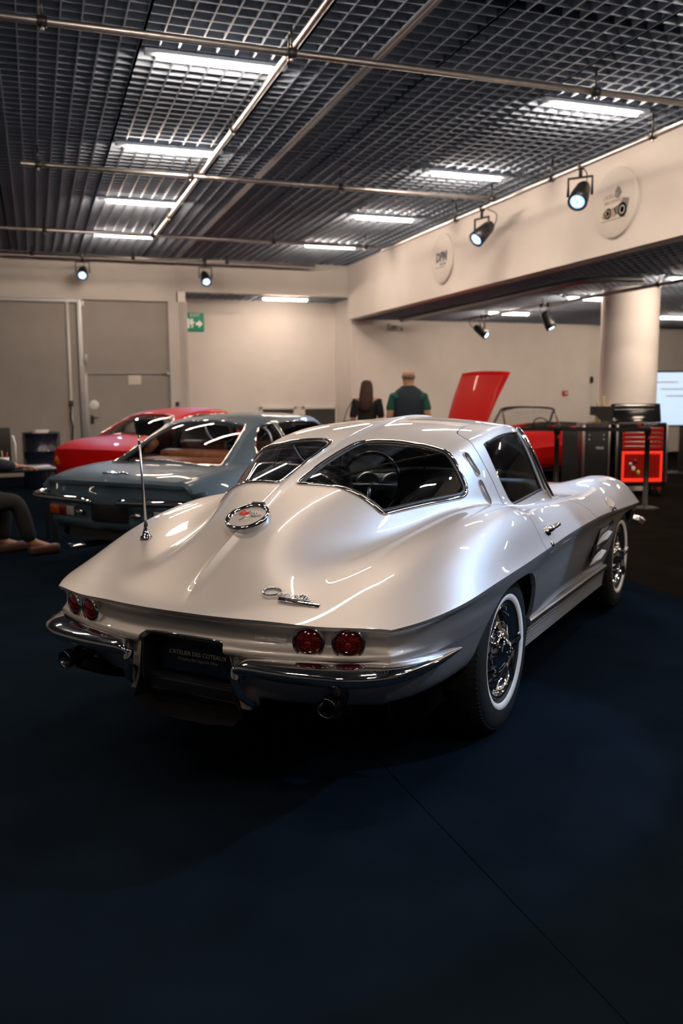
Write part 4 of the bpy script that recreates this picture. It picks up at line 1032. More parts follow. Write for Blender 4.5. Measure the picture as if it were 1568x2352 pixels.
# ---------------------------------------------------------------- the other cars
class CarBody:
    """same way of lofting as the silver coupe, with its own tables"""
    def __init__(s, tb, S0, S1, rear_bow, front_bow, ns=240, nv=90, corner=(.10, .08), k_top=.12, kk=.035, wrap=.5, wrap_s=1.0):
        s.S0, s.S1, s.ns, s.nv = S0, S1, ns, nv
        s.t = {k: smooth_table(v, .05, S0-.1, S1+.1) for k, v in tb.items()}
        s.rb, s.fb, s.corner, s.k_top, s.kk, s.wrap, s.wrap_s = rear_bow, front_bow, corner, k_top, kk, wrap, wrap_s
        ss = np.linspace(S0, S1, ns); s.s = ss
        s.P = np.zeros((ns, nv+1, 3)); s.V = np.zeros((ns, nv+1))
        for i, si in enumerate(ss):
            X, Z = s.section(si); a = np.concatenate([[0], np.cumsum(np.hypot(np.diff(X), np.diff(Z)))]); q = np.linspace(0, a[-1], nv+1)
            x = np.interp(q, a, X); s.P[i, :, 0] = x; s.P[i, :, 1] = si + s.bow(x, si); s.P[i, :, 2] = np.interp(q, a, Z); s.V[i] = q
        for _ in range(2): s.P[1:-1] = .25*s.P[:-2] + .5*s.P[1:-1] + .25*s.P[2:]
    def W(s, y): return float(s.t['W'](y)) - s.corner[0]*math.exp(-(y - s.S0)/.07) - s.corner[1]*math.exp(-(s.S1 - y)/.08)
    def bow(s, x, y):
        return s.rb*(np.abs(x)/.75)**2.4*smst((s.S0 + .8 - y)/.8) - s.fb*(np.abs(x)/.75)**2.2*smst((y - s.S1 + .9)/.9)
    def section(s, y):
        g = {k: float(f(y)) for k, f in s.t.items()}
        W = s.W(y); xf = min(g['Xf'], W-.05); zf, zc, zv = g['Zf'], g['Zc'], g['Zv']; phi = math.radians(g['Phi'])
        L = .5*max(zf-zc, .03); t = np.linspace(0, 1, 80)
        Pq = [(xf, zf), (xf + g['Ful']*(W-xf), zf), (W-L*math.sin(phi), zc+L*math.cos(phi)), (W, zc)]
        b = [(1-t)**3, 3*t*(1-t)**2, 3*t*t*(1-t), t**3]
        bx = sum(bi*q[0] for bi, q in zip(b, Pq)); bz = sum(bi*q[1] for bi, q in zip(b, Pq))
        xi = np.linspace(0, xf, 260); xv = max(xf-.3, .05)
        X = np.concatenate([xi, bx[1:]]); Z = np.concatenate([zv + (zf-zv)*smst((xi-xv)/(xf-xv)), bz[1:]])
        if 'R' in g:
            R = s.t['R'](y + s.wrap*X**2*smst((y-s.wrap_s)/.4) - .25*X**2*smst((.5-y)/.4))
            Z = smax(Z, smin(R - g['Crn']*X**2, .85 + g['M']*(g['B'] - X), s.k_top), s.kk)
        return X, Z
    def meshes(s, windows, arches, prof_rear, prof_side):
        P = s.P.reshape(-1, 3); A = np.stack([np.repeat(s.s, s.nv+1), s.V.ravel()], 1); T = grid_tris(s.ns, s.nv+1)
        if np.cross(P[T[0, 1]]-P[T[0, 0]], P[T[0, 2]]-P[T[0, 0]])[2] < 0: T = T[:, ::-1]
        sds = [poly_sd(A, w) for w in windows]
        f = np.minimum.reduce([-d for d in sds]) if sds else np.ones(len(P))
        bP, bA, bT = clip(P, A, T, f); ub = thick(bP, bT, .03)
        gl = []
        for d in sds:
            gP, gA, gT = clip(P, A, T, d+.004); gl.append((gP - vnormals(gP, gT)*.006, gT))
        rear, side, front = s.P[0], s.P[1:, -1], s.P[-1, ::-1][1:]
        c = np.concatenate([rear, side, front]); arc = np.concatenate([[0], np.cumsum(np.linalg.norm(np.diff(c, axis=0), axis=1))])
        n = 360; t = np.linspace(0, arc[-1], n); C = np.stack([np.interp(t, arc, c[:, k]) for k in range(3)], 1)
        Cs = gs(C[:, :2], 6); tg = np.gradient(Cs, axis=0); tg /= np.linalg.norm(tg, axis=1)[:, None]; nr = np.stack([tg[:, 1], -tg[:, 0]], 1)
        nr = gs(nr, 4); nr /= np.linalg.norm(nr, axis=1)[:, None]; nr[0] = (0, -1); nr[-1] = (0, 1)
        tr = arc[len(rear)-1]; tf = arc[len(rear)+len(side)-1]
        kt = np.array([0, tr*.85, tr+.25, tf-.3, tf, arc[-1]]); pr = np.array([prof_rear, prof_rear, prof_side, prof_side, prof_rear, prof_rear]); K = pr.shape[1]
        O = np.stack([np.interp(t, kt, pr[:, j, 0]) for j in range(K)], 1); Z = np.stack([np.interp(t, kt, pr[:, j, 1]) for j in range(K)], 1)
        Z[:, 0] = C[:, 2]; NL_ = 48; LP = np.zeros((n, NL_, 3))
        for i in range(n):
            kn = np.concatenate([[0], np.cumsum(np.hypot(np.diff(O[i]), np.diff(Z[i])))]); q = np.linspace(0, kn[-1], NL_)
            LP[i, :, :2] = C[i, :2] - nr[i]*pchip(kn, O[i])(q)[:, None]; LP[i, :, 2] = pchip(kn, Z[i])(q)
        LP[0, :, 0] = 0; LP = LP.reshape(-1, 3); LT_ = grid_tris(n, NL_)
        if vnormals(LP, LT_)[(n//2)*NL_ + NL_//2, 0] < 0: LT_ = LT_[:, ::-1]
        on = LP[:, 0] > .4
        fa = np.minimum.reduce([np.where(on, -poly_sd(LP[:, 1:], a), 1.0) for a in arches])
        lP, lA, lT = clip(LP, LP[:, :1], LT_, fa); lb = thick(lP, lT, .03)
        return merge(ub, lb, mirror(*ub), mirror(*lb)), gl
    def at(s, y, v, off=0.0):
        i = int(np.clip(round((y-s.S0)/(s.S1-s.S0)*(s.ns-1)), 1, s.ns-2)); a = abs(v)
        p = np.array([np.interp(a, s.V[i], s.P[i, :, k]) for k in range(3)])
        j = int(np.clip(np.searchsorted(s.V[i], a), 1, s.nv-1)); n = np.cross(s.P[i, j+1]-s.P[i, j-1], s.P[i+1, j]-s.P[i-1, j]); n /= np.linalg.norm(n)
        if n[2] < 0: n = -n
        m = np.array([1 if v >= 0 else -1, 1, 1])
        return Vector(p*m) + Vector(n*m)*off
def plain_wheel(parent, x, y, R, rim='chrome_soft', spokes=8):
    h = bpy.data.objects.new('wheel', None); COL.objects.link(h); h.parent = parent; h.location = (x, y, R); h.empty_display_size = .05
    if x < 0: h.rotation_euler = (0, 0, math.pi)
    q = .09
    MB().lathe([(.19,-q), (R-.05,-q-.004), (R-.012,-q+.02), (R, -q+.05), (R, q-.05), (R-.012, q-.02), (R-.05, q+.004), (.205, q-.004), (.19, q-.02)], 40, 'X').build('tyre', 'rubber', h)
    MB().lathe([(.205, q-.012), (.20, q-.004), (.185, q-.015), (.18, q-.06)], 40, 'X').build('rim', rim, h)
    MB().lathe([(.185, q-.07), (0, q-.07)], 24, 'X').build('brake_disc', 'dark', h)
    for k in range(spokes):
        a = 2*math.pi*k/spokes
        MB().tube([(q-.01, .035*math.cos(a), .035*math.sin(a)), (q-.035, .185*math.cos(a), .185*math.sin(a))], [.018, .012], 6).build('spoke', rim, h)
    MB().lathe([(.05, q-.03), (.045, q+.004), (.02, q+.014), (0, q+.015)], 20, 'X').build('hub', rim, h)
    return h
def seat(parent, x, y, z, mat, w=.5, back=.5, head=False):
    MB().box((x, y, z), (w, .5, .16), bev=.05).build('seat_cushion', mat, parent)
    MB().box((x, y-.27, z+.12+back/2), (w, .14, back), bev=.055, R=Matrix.Rotation(.2, 3, 'X')).build('seat_back', mat, parent)
    if head: MB().box((x, y-.36, z+.2+back), (.30, .10, .20), bev=.045).build('headrest', mat, parent)
def outline_tube(body, pts, r, name, mat, parent, sgn=1, off=.003, closed=True):
    P = [body.at(a, b*sgn, off) for a, b in pts]
    return MB().tube(P, r, 7, closed=closed).build(name, mat, parent)

# --- slate-blue notchback coupe
BYAW = .84
bfx, bfy = math.sin(BYAW), math.cos(BYAW)
blue = thing('notchback_coupe', 'slate blue notchback coupe with chrome bumpers and tan parcel shelf', 'car', (.466 + 1.1*bfx, 6.72 + 1.1*bfy, 0), -BYAW)
bt = dict(W=[(-1.1,.845),(-.6,.868),(0,.875),(1.2,.870),(2.4,.868),(3.2,.84),(3.5,.80)], Zc=[(-1.1,.70),(-.6,.71),(0,.70),(1.5,.68),(2.8,.66),(3.5,.60)],
 Zf=[(-1.1,.775),(-1.0,.81),(-.8,.842),(-.4,.868),(.2,.885),(1.0,.885),(1.9,.875),(2.6,.855),(3.2,.80),(3.5,.70)], Xf=[(-1.1,.66),(0,.70),(1.5,.70),(3.5,.64)],
 Zv=[(-1.1,.785),(-1.0,.822),(-.8,.852),(-.4,.872),(.3,.88),(1.5,.88),(1.95,.885),(2.6,.86),(3.2,.79),(3.5,.69)], Phi=[(-1.1,50),(-.6,30),(1.5,28),(3,35),(3.5,50)], Ful=[(-1.1,.5),(0,.6),(3.5,.55)],
 R=[(-1.1,.3),(-.75,.70),(-.55,.852),(-.45,.91),(.18,1.205),(.35,1.242),(.8,1.268),(1.1,1.265),(1.28,1.235),(1.40,1.18),(1.90,.87),(2.05,.78),(2.4,.5),(3.5,.2)],
 B=[(-1.1,.62),(-.4,.655),(0,.675),(.6,.685),(1.4,.66),(2,.62),(3.5,.6)], M=[(-1.1,1.5),(-.2,1.9),(.5,2.2),(1.4,2.2),(3.5,2)], Crn=[(-1.1,.10),(.2,.12),(1.2,.13),(3.5,.13)])
bb = CarBody(bt, -1.1, 3.5, .10, .20, kk=.03, k_top=.10)
def v_at_x(body, y, x):
    i = int(np.clip(round((y-body.S0)/(body.S1-body.S0)*(body.ns-1)), 0, body.ns-1)); j = int(np.argmin(np.abs(body.P[i, :, 0]-x))); return float(body.V[i, j])
def v_at_z(body, y, z):
    i = int(np.clip(round((y-body.S0)/(body.S1-body.S0)*(body.ns-1)), 0, body.ns-1)); P = body.P[i]; j = np.where((P[:, 0] > .3))[0]; return float(body.V[i, j[int(np.argmin(np.abs(P[j, 2]-z)))]])
bRW = np.array([(-.47,-.2),(-.47,.3),(-.455,.52),(-.44,.555),(-.40,.56),(.08,.44),(.13,.42),(.16,.38),(.175,.2),(.175,-.2)])
def sidewin(body, pts): return np.array([(a, v_at_z(body, a, z)) for a, z in pts])
bQ = sidewin(bb, [(-.02,.90),(.02,1.00),(.12,1.10),(.24,1.17),(.40,1.185),(.44,1.10),(.47,.90),(.3,.895)])
bD = sidewin(bb, [(.52,.90),(.49,1.05),(.46,1.185),(.8,1.195),(1.10,1.185),(1.20,1.13),(1.36,1.00),(1.46,.90),(1.0,.90)])
bW = np.array([(1.34,-.2),(1.34,0),(1.28,.25),(1.20,.45),(1.25,.52),(1.42,.66),(1.50,.72),(1.58,.68),(1.72,.45),(1.82,.2),(1.85,0),(1.85,-.2)])
bm_all, bgl = bb.meshes([bRW, bQ, bD, bW], [arch(0, .37, .36, .28, 2.2), arch(2.55, .38, .37, .28, 2.2)],
 [(0,0),(.03,.755),(.045,.70),(.05,.62),(.06,.55),(.05,.50),(.04,.46),(.06,.42),(.12,.38)], [(-.0,0),(.004,.66),(.010,.62),(.018,.56),(.026,.50),(.035,.45),(.05,.40),(.07,.34),(.12,.27)])
mesh_part('body', *bm_all, 'blue_paint', blue)
for nm, g in zip(('rear_window', 'quarter_window', 'door_window', 'windscreen'), bgl):
    if nm in ('rear_window', 'windscreen'): mesh_part(nm, *merge(g, mirror(*g)), 'glass_clear', blue)
    else:
        mesh_part(nm, *g, 'glass_clear', blue); mesh_part(nm, *mirror(*g), 'glass_clear', blue)
rwo = [tuple(q) for q in bRW if q[1] >= 0]
outline_tube(bb, [(-.47,-.5),(-.47,-.25),(-.47,0),(-.47,.25),(-.47,.5)], .010, 'window_moulding', 'chrome', blue, closed=False)
for sg in (1, -1):
    outline_tube(bb, [(-.46,.53),(-.40,.565),(-.2,.52),(0,.47),(.10,.44),(.165,.40),(.18,.2),(.18,0)], .009, 'window_moulding', 'chrome', blue, sg, closed=False)
    outline_tube(bb, [tuple(q) for q in bQ], .008, 'quarter_window_frame', 'chrome', blue, sg)
    outline_tube(bb, [tuple(q) for q in bD], .008, 'door_window_frame', 'chrome', blue, sg)
    outline_tube(bb, [(-.80,.70),(-.6,.72),(-.3,.72)][::-1] if False else [(1.28,.52),(1.42,.66),(1.52,.73)], .016, 'screen_pillar', 'chrome', blue, sg, closed=False)
    # chrome quarter bumper, wrapping round the corner
    path = [(.13,-1.115,.625),(.22,-1.135,.64),(.50,-1.125,.645),(.72,-1.09,.648),(.82,-1.02,.652),(.868,-.90,.660),(.882,-.70,.668),(.885,-.55,.672)]
    cp = catmull([(x*sg, y, z) for x, y, z in path], 6)
    MB().tube(cp, [.012 + .022*math.sin(math.pi*min(.25 + i/(len(cp)-1), 1))**.6 for i in range(len(cp))], 10).build('rear_bumper', 'chrome', blue)
    tl = MB().box((.55*sg, -.985, .535), (.34, .05, .085), bev=.012, rz=.16*sg).build('tail_light', 'black', blue)
    MB().box((.655*sg, -.998, .535), (.12, .014, .07), bev=.004, rz=.16*sg).build('lens_orange', 'lens_orange', tl)
    MB().box((.550*sg, -1.014, .535), (.085, .014, .07), bev=.004, rz=.16*sg).build('lens_red', 'lens_red_core', tl)
    MB().box((.452*sg, -1.029, .535), (.09, .014, .07), bev=.004, rz=.16*sg).build('lens_clear', 'lens_white', tl)
    MB().tube([(.24*sg, -1.09, .54), (.33*sg, -1.085, .54)], .024, 10).build('plate_lamp', 'chrome', blue)
    MB().tube([(.35*sg, -.6, .25), (.36*sg, -1.16, .27)], .026, 10).build('exhaust_pipe', 'chrome', blue)
    for yy in (0, 2.55): plain_wheel(blue, .735*sg, yy, .325)
    seat(blue, .36*sg, .85, .46, 'maroon', .5, .44)
MB().box((0, -1.07, .545), (.36, .02, .13), bev=.004).build('number_plate', 'black', blue)
MB().tube(catmull([(-.13,-.985,.838),(-.06,-.99,.845),(0,-.985,.838),(.06,-.985,.846),(.13,-.985,.838)], 6), .010, 8).build('boot_script', 'chrome', blue)
MB().box((0, -.02, .865), (1.14, .42, .05), bev=.02).build('parcel_shelf', 'tan', blue)
MB().box((0, .26, .80), (1.16, .16, .30), bev=.05).build('rear_seat_back', 'tan', blue)
MB().box((0, .95, .45), (1.24, 1.6, .12)).box((0, 1.9, .80), (1.26, .3, .16), bev=.04).box((0, 1.2, .30), (1.2, 2.9, .12)).box((0, -.6, .42), (1.0, .8, .20)).build('cabin_floor', 'interior', blue)
MB().tube([(-.36 + .19*math.cos(a), 1.42 + .05*math.sin(a), .93 + .18*math.sin(a)) for a in np.linspace(0, 2*math.pi, 29)[:-1]], .012, 6, closed=True).build('steering_wheel', 'chrome_soft', blue)
outline_tube(bb, [(-.46,.62),(-.62,.655),(-.86,.66),(-.98,.64),(-1.06,.60)], .004, 'boot_shut_line', 'black', blue, 1, 0, False)
outline_tube(bb, [(-.46,.62),(-.62,.655),(-.86,.66),(-.98,.64),(-1.06,.60)], .004, 'boot_shut_line', 'black', blue, -1, 0, False)

# --- red fastback coupe behind it
redc = thing('fastback_coupe', 'red rounded coupe parked behind the blue notchback', 'car', (.55 + 1.0*bfx, 10.7 + 1.0*bfy, 0), -BYAW)
rt = dict(W=[(-1.0,.80),(-.5,.845),(0,.86),(1.2,.85),(2.4,.85),(3.1,.80),(3.4,.74)], Zc=[(-1.0,.62),(-.6,.66),(0,.68),(1.5,.66),(2.8,.64),(3.4,.56)],
 Zf=[(-1.0,.80),(-.85,.86),(-.6,.90),(-.2,.915),(.3,.915),(1.0,.89),(1.9,.88),(2.5,.88),(3.1,.80),(3.4,.66)], Xf=[(-1.0,.58),(0,.66),(1.5,.68),(3.4,.58)],
 Zv=[(-1.0,.81),(-.85,.865),(-.5,.915),(0,.92),(1.5,.88),(1.9,.88),(2.6,.85),(3.1,.77),(3.4,.65)], Phi=[(-1.0,40),(0,25),(3.4,40)], Ful=[(-1.0,.6),(0,.7),(3.4,.6)],
 R=[(-1.0,.4),(-.7,.78),(-.5,.92),(-.35,.98),(.25,1.22),(.6,1.27),(.95,1.28),(1.25,1.255),(1.40,1.20),(1.88,.88),(2.05,.75),(2.4,.5),(3.4,.2)],
 B=[(-1.0,.56),(-.3,.62),(.4,.66),(1.4,.64),(2,.6),(3.4,.5)], M=[(-1.0,1.5),(.4,2.1),(3.4,2)], Crn=[(-1.0,.15),(.3,.16),(3.4,.14)])
rb_ = CarBody(rt, -1.0, 3.4, .14, .25, ns=200, nv=80, kk=.04)
rRW = np.array([(-.38,-.2),(-.38,.3),(-.34,.47),(-.30,.50),(.05,.43),(.16,.36),(.18,.2),(.18,-.2)])
rS = sidewin(rb_, [(.0,.93),(.08,1.05),(.22,1.15),(.45,1.19),(1.05,1.19),(1.18,1.13),(1.34,1.00),(1.44,.92),(.7,.92)])
rW = np.array([(1.34,-.2),(1.34,0),(1.28,.25),(1.20,.45),(1.25,.52),(1.42,.66),(1.50,.70),(1.58,.66),(1.72,.45),(1.80,.2),(1.83,0),(1.83,-.2)])
rm_all, rgl = rb_.meshes([rRW, rS, rW], [arch(0, .36, .36, .28, 2.1), arch(2.4, .37, .37, .28, 2.1)],
 [(0,0),(.012,.60),(.02,.57),(.03,.54),(.04,.50),(.05,.46),(.07,.42),(.10,.38),(.16,.34)], [(0,0),(.006,.62),(.012,.60),(.02,.56),(.028,.50),(.035,.45),(.05,.40),(.07,.34),(.12,.27)])
mesh_part('body', *rm_all, 'red_paint', redc)
for nm, g in zip(('rear_window', 'side_window', 'windscreen'), rgl):
    if nm == 'side_window': mesh_part(nm, *g, 'glass_clear', redc); mesh_part(nm, *mirror(*g), 'glass_clear', redc)
    else: mesh_part(nm, *merge(g, mirror(*g)), 'glass_clear', redc)
for sg in (1, -1):
    outline_tube(rb_, [tuple(q) for q in rS], .008, 'window_frame', 'chrome', redc, sg)
    outline_tube(rb_, [(-.38,0),(-.38,.3),(-.34,.48),(-.28,.505),(.06,.44),(.17,.36),(.19,.2),(.19,0)], .008, 'window_moulding', 'chrome', redc, sg, closed=False)
    MB().lathe([(.07, 0), (.072, .02), (.05, .03), (0, .034)], 24, 'Y', (.56*sg, -.895, .66), R=Matrix.Rotation(math.pi, 3, 'Z')).build('tail_light', 'lens_orange', redc)
    for yy in (0, 2.4): plain_wheel(redc, .72*sg, yy, .325)
    seat(redc, .34*sg, .80, .55, 'black_cloth', .46, .46)
MB().box((0, .9, .45), (1.2, 1.8, .12)).box((0, 1.85, .80), (1.2, .3, .16), bev=.04).box((0, 1.1, .30), (1.15, 2.8, .12)).box((0, -.05, .84), (1.0, .5, .08)).build('cabin_floor', 'interior', redc)
MB().tube([(-.34 + .19*math.cos(a), 1.36 + .05*math.sin(a), .92 + .18*math.sin(a)) for a in np.linspace(0, 2*math.pi, 29)[:-1]], .012, 6, closed=True).build('steering_wheel', 'chrome_soft', redc)

# --- red open roadster with its bonnet raised, parked along the alcove wall
road = thing('open_roadster', 'red open roadster with its bonnet raised near the alcove wall', 'car', (8.83, 13.2, 0), math.radians(110))
ot = dict(W=[(-.8,.74),(-.4,.80),(0,.82),(1.2,.80),(2.3,.82),(2.9,.78),(3.2,.70)], Zc=[(-.8,.56),(0,.62),(1.5,.60),(3.2,.52)],
 Zf=[(-.8,.72),(-.5,.86),(-.1,.93),(.4,.91),(.9,.87),(1.4,.88),(2.2,.88),(2.8,.80),(3.2,.62)], Xf=[(-.8,.52),(0,.62),(1.2,.66),(2.3,.60),(3.2,.5)],
 Zv=[(-.8,.74),(-.5,.84),(0,.88),(1.2,.86),(1.5,.90),(2.3,.86),(2.9,.75),(3.2,.60)], Phi=[(-.8,35),(0,25),(3.2,35)], Ful=[(-.8,.6),(0,.75),(1.2,.5),(2.3,.75),(3.2,.6)])
ob = CarBody(ot, -.8, 3.2, .16, .22, ns=160, nv=70)
cock = np.array([(.28,-.3),(.28,.40),(.34,.50),(.5,.56),(1.15,.56),(1.30,.50),(1.36,.3),(1.36,-.3)])
bay = np.array([(1.62,-.3),(1.62,.40),(1.75,.44),(2.6,.38),(2.7,.30),(2.7,-.3)])
om, og = ob.meshes([cock, bay], [arch(0, .35, .35, .28, 2.0), arch(2.3, .36, .36, .28, 2.0)],
 [(0,0),(.012,.52),(.02,.50),(.03,.47),(.04,.44),(.05,.41),(.07,.38),(.10,.35),(.16,.32)], [(0,0),(.006,.58),(.012,.55),(.02,.52),(.028,.47),(.035,.42),(.05,.38),(.07,.33),(.12,.26)])
mesh_part('body', *om, 'red_paint', road)
# raised bonnet panel, hinged at its front edge
ang = math.radians(62); bn = MB(); V = []; F = []; NU, NW = 12, 10
for k in (0, 1):
    for i in range(NU+1):
        u = i/NU
        for j in range(NW+1):
            x = (-1 + 2*j/NW)*(.40 + .10*u); crown = .05*(1 - (2*j/NW-1)**2) + .03*math.sin(math.pi*u)
            l = 1.10*u; h = crown - .02*k
            V.append((x, 2.68 - l*math.cos(ang) + h*math.sin(ang), .80 + l*math.sin(ang) + h*math.cos(ang)))
n1 = (NU+1)*(NW+1)
for i in range(NU):
    for j in range(NW):
        a = i*(NW+1)+j; F.append((a, a+1, a+NW+2, a+NW+1)); F.append((n1+a, n1+a+NW+1, n1+a+NW+2, n1+a+1))
rim_ = [j for j in range(NW+1)] + [i*(NW+1)+NW for i in range(1, NU+1)] + [NU*(NW+1)+j for j in range(NW-1, -1, -1)] + [i*(NW+1) for i in range(NU-1, 0, -1)]
for a, b in zip(rim_, rim_[1:]+rim_[:1]): F.append((a, n1+a, n1+b, b))
bn.add(V, F, True).build('bonnet', 'red_paint', road)
MB().tube([(.42, 1.75, .86), (.46, 2.20, 1.60)], .010, 6).build('bonnet_stay', 'chrome_soft', road)
# windscreen frame, quarter lights, seats
fr_ = catmull([(-.58, 1.30, .88), (-.56, 1.16, 1.10), (-.50, 1.09, 1.19), (0, 1.12, 1.215), (.50, 1.09, 1.19), (.56, 1.16, 1.10), (.58, 1.30, .88)], 6)
MB().tube(fr_, .018, 8).build('windscreen_frame', 'black', road)
MB().add([tuple(p) for p in fr_], [tuple(range(len(fr_)))]).build('windscreen', 'glass_clear', road)
for sg in (-1, 1): MB().tube([(.575*sg, .98, .90), (.545*sg, 1.10, 1.18)], .016, 8).build('quarter_light_post', 'chrome', road)
for sg in (-1, 1):
    seat(road, .33*sg, .72, .42, 'black_cloth', .46, .38)
    for yy in (0, 2.3): plain_wheel(road, .70*sg, yy, .32, 'chrome_soft', 9)
    MB().lathe([(.03, 0), (.032, .03), (0, .05)], 12, 'X', (.78*sg, .2, .80), R=Matrix.Rotation(0 if sg > 0 else math.pi, 3, 'Z')).build('filler_cap', 'chrome', road)
MB().box((0, .8, .36), (1.2, 1.2, .10)).box((0, 1.46, .76), (1.15, .14, .18), bev=.03).box((0, 1.2, .26), (1.1, 3.0, .10)).box((0, 2.2, .5), (.6, .9, .3), bev=.03).build('cabin_floor', 'interior', road)
MB().tube([(-.33 + .19*math.cos(a), 1.12 + .05*math.sin(a), .86 + .18*math.sin(a)) for a in np.linspace(0, 2*math.pi, 25)[:-1]], .012, 6, closed=True).build('steering_wheel', 'black_gloss', road)
MB().tube(catmull([(-.54, .25, .88), (-.48, .12, .90), (0, .05, .91), (.48, .12, .90), (.54, .25, .88)], 6), [.035]*25, 10).build('folded_hood', 'black_cloth', road)
# ---------------------------------------------------------------- people
def skin_figure(name, joints, edges, mat, parent=None, root=0, sub=2):
    """continuous body grown over a skeleton: joints name -> (x, y, z, radius)"""
    keys = list(joints); idx = {k: i for i, k in enumerate(keys)}
    me = bpy.data.meshes.new(name); me.from_pydata([joints[k][:3] for k in keys], [(idx[a], idx[b]) for a, b in edges], []); me.update()
    o = bpy.data.objects.new(name, me); COL.objects.link(o)
    sk = o.modifiers.new('skin', 'SKIN'); sk.use_smooth_shade = True; sb = o.modifiers.new('sub', 'SUBSURF'); sb.levels = sub; sb.render_levels = sub
    for i, k in enumerate(keys):
        r = joints[k][3]; v = me.skin_vertices[0].data[i]; v.radius = r if hasattr(r, '__len__') else (r, r); v.use_root = (i == root)
    bpy.context.view_layer.update()
    m2 = bpy.data.meshes.new_from_object(o.evaluated_get(bpy.context.evaluated_depsgraph_get()))
    bpy.data.objects.remove(o, do_unlink=True); m2.name = name
    m2.polygons.foreach_set('use_smooth', np.ones(len(m2.polygons), dtype=bool)); m2.materials.clear()
    return link(name, m2, mat, parent)
def hand(parent, wrist, direction, normal, size=.19, curl=.35, mat='skin', side=1, thumb=True):
    """palm with four separate fingers and a thumb, each with knuckle bends"""
    d = Vector(direction).normalized(); n = Vector(normal).normalized(); s = d.cross(n).normalized()*side
    w = Vector(wrist); L = size
    J = {'w': (*w, (.024, .020)), 'p': (*(w + d*L*.22), (.036, .016)), 'k': (*(w + d*L*.46), (.038, .014))}; E = [('w', 'p'), ('p', 'k')]
    hd = skin_figure('palm', J, E, mat, parent)
    for i, (off, ln) in enumerate(((-.030, .42), (-.010, .47), (.010, .44), (.029, .34))):
        b = w + d*L*.40 + s*off; pts = [b]; dd = d.copy()
        for k, f in enumerate((.40, .33, .27)):
            a = curl*(k+.5); dd = (d*math.cos(a) - n*math.sin(a)).normalized(); pts.append(pts[-1] + dd*L*ln*f*1.25)
        MB().tube(catmull(pts, 3), [.0095 - .0003*j for j in range(10)], 8).build('finger', mat, hd)
    b = w + d*L*.15 - s*.030; q = (d*.75 - s*.65).normalized(); pts = [b, b + q*.030, b + q*.055 + d*.008, b + q*.062 + d*.030]
    MB().tube(catmull(pts, 3), .0105, 8).build('thumb', mat, hd)
    return hd
def rings(name, rs, mat, parent, n=28, top=True):
    """smooth garment lofted over oval rings (z, half width, half depth, y)"""
    V = []; F = []
    for z, rx, ry, y in rs: V += [(rx*math.cos(2*math.pi*k/n), y + ry*math.sin(2*math.pi*k/n), z) for k in range(n)]
    for i in range(len(rs)-1): F += [(i*n+k, i*n+(k+1) % n, (i+1)*n+(k+1) % n, (i+1)*n+k) for k in range(n)]
    if top: F.append(tuple(range((len(rs)-1)*n, len(rs)*n)))
    return MB().add(V, F, True).build(name, mat, parent)
# man in a green shirt and dark vest, seen from behind
man = thing('person', 'standing man with grey hair in green shirt and navy vest, seen from behind', 'person', (4.67, 10.65, 0), -.30)
skin_figure('body', {'pel': (0,0,.98,(.165,.115)), 'wa': (0,.0,1.14,(.165,.115)), 'ch': (0,-.01,1.34,(.185,.125)), 'sh': (0,-.01,1.45,(.14,.09)), 'nk': (0,.0,1.53,(.062,.062)), 'hb': (0,.02,1.62,(.086,.090)), 'hm': (0,.02,1.69,(.094,.098)), 'ht': (0,.01,1.750,(.072,.078)),
  'sl': (-.19,0,1.40,.070), 'el': (-.255,-.03,1.15,.052), 'wl': (-.235,.08,.93,.034), 'sr': (.19,0,1.40,.070), 'er': (.255,-.03,1.15,.052), 'wr': (.235,.08,.93,.034),
  'hl': (-.10,0,.92,.105), 'kl': (-.11,.02,.50,.068), 'al': (-.11,-.02,.09,.045), 'tl': (-.12,.13,.045,.040), 'hr': (.10,0,.92,.105), 'kr': (.11,.02,.50,.068), 'ar': (.11,-.02,.09,.045), 'tr': (.12,.13,.045,.040)},
  [('pel','wa'),('wa','ch'),('ch','sh'),('sh','nk'),('nk','hb'),('hb','hm'),('hm','ht'),('sh','sl'),('sl','el'),('el','wl'),('sh','sr'),('sr','er'),('er','wr'),('pel','hl'),('hl','kl'),('kl','al'),('al','tl'),('pel','hr'),('hr','kr'),('kr','ar'),('ar','tr')], 'skin', man)
skin_figure('shirt', {'pel': (0,0,1.0,(.185,.135)), 'wa': (0,0,1.14,(.185,.135)), 'ch': (0,-.01,1.34,(.205,.145)), 'sh': (0,-.01,1.455,(.155,.105)), 'nk': (0,0,1.51,(.075,.075)), 'sl': (-.195,0,1.39,.080), 'el': (-.255,-.025,1.19,.066), 'sr': (.195,0,1.39,.080), 'er': (.255,-.025,1.19,.068)},
  [('pel','wa'),('wa','ch'),('ch','sh'),('sh','nk'),('sh','sl'),('sl','el'),('sh','sr'),('sr','er')], 'green_shirt', man)
rings('vest', [(1.07,.205,.150,0),(1.15,.202,.148,0),(1.28,.214,.154,-.005),(1.38,.218,.150,-.01),(1.44,.205,.130,-.01),(1.485,.168,.112,-.01),(1.52,.120,.096,0),(1.55,.082,.084,0)], 'navy_vest', man)
rings('shirt_hem', [(.88,.19,.145,0),(.98,.192,.142,0),(1.08,.190,.138,0)], 'green_shirt', man, top=False)
skin_figure('trousers', {'pel': (0,0,1.0,(.180,.130)), 'hl': (-.10,0,.90,.118), 'kl': (-.11,.02,.50,.090), 'al': (-.11,-.01,.10,.075), 'hr': (.10,0,.90,.118), 'kr': (.11,.02,.50,.090), 'ar': (.11,-.01,.10,.075)}, [('pel','hl'),('hl','kl'),('kl','al'),('pel','hr'),('hr','kr'),('kr','ar')], 'red_trousers', man)
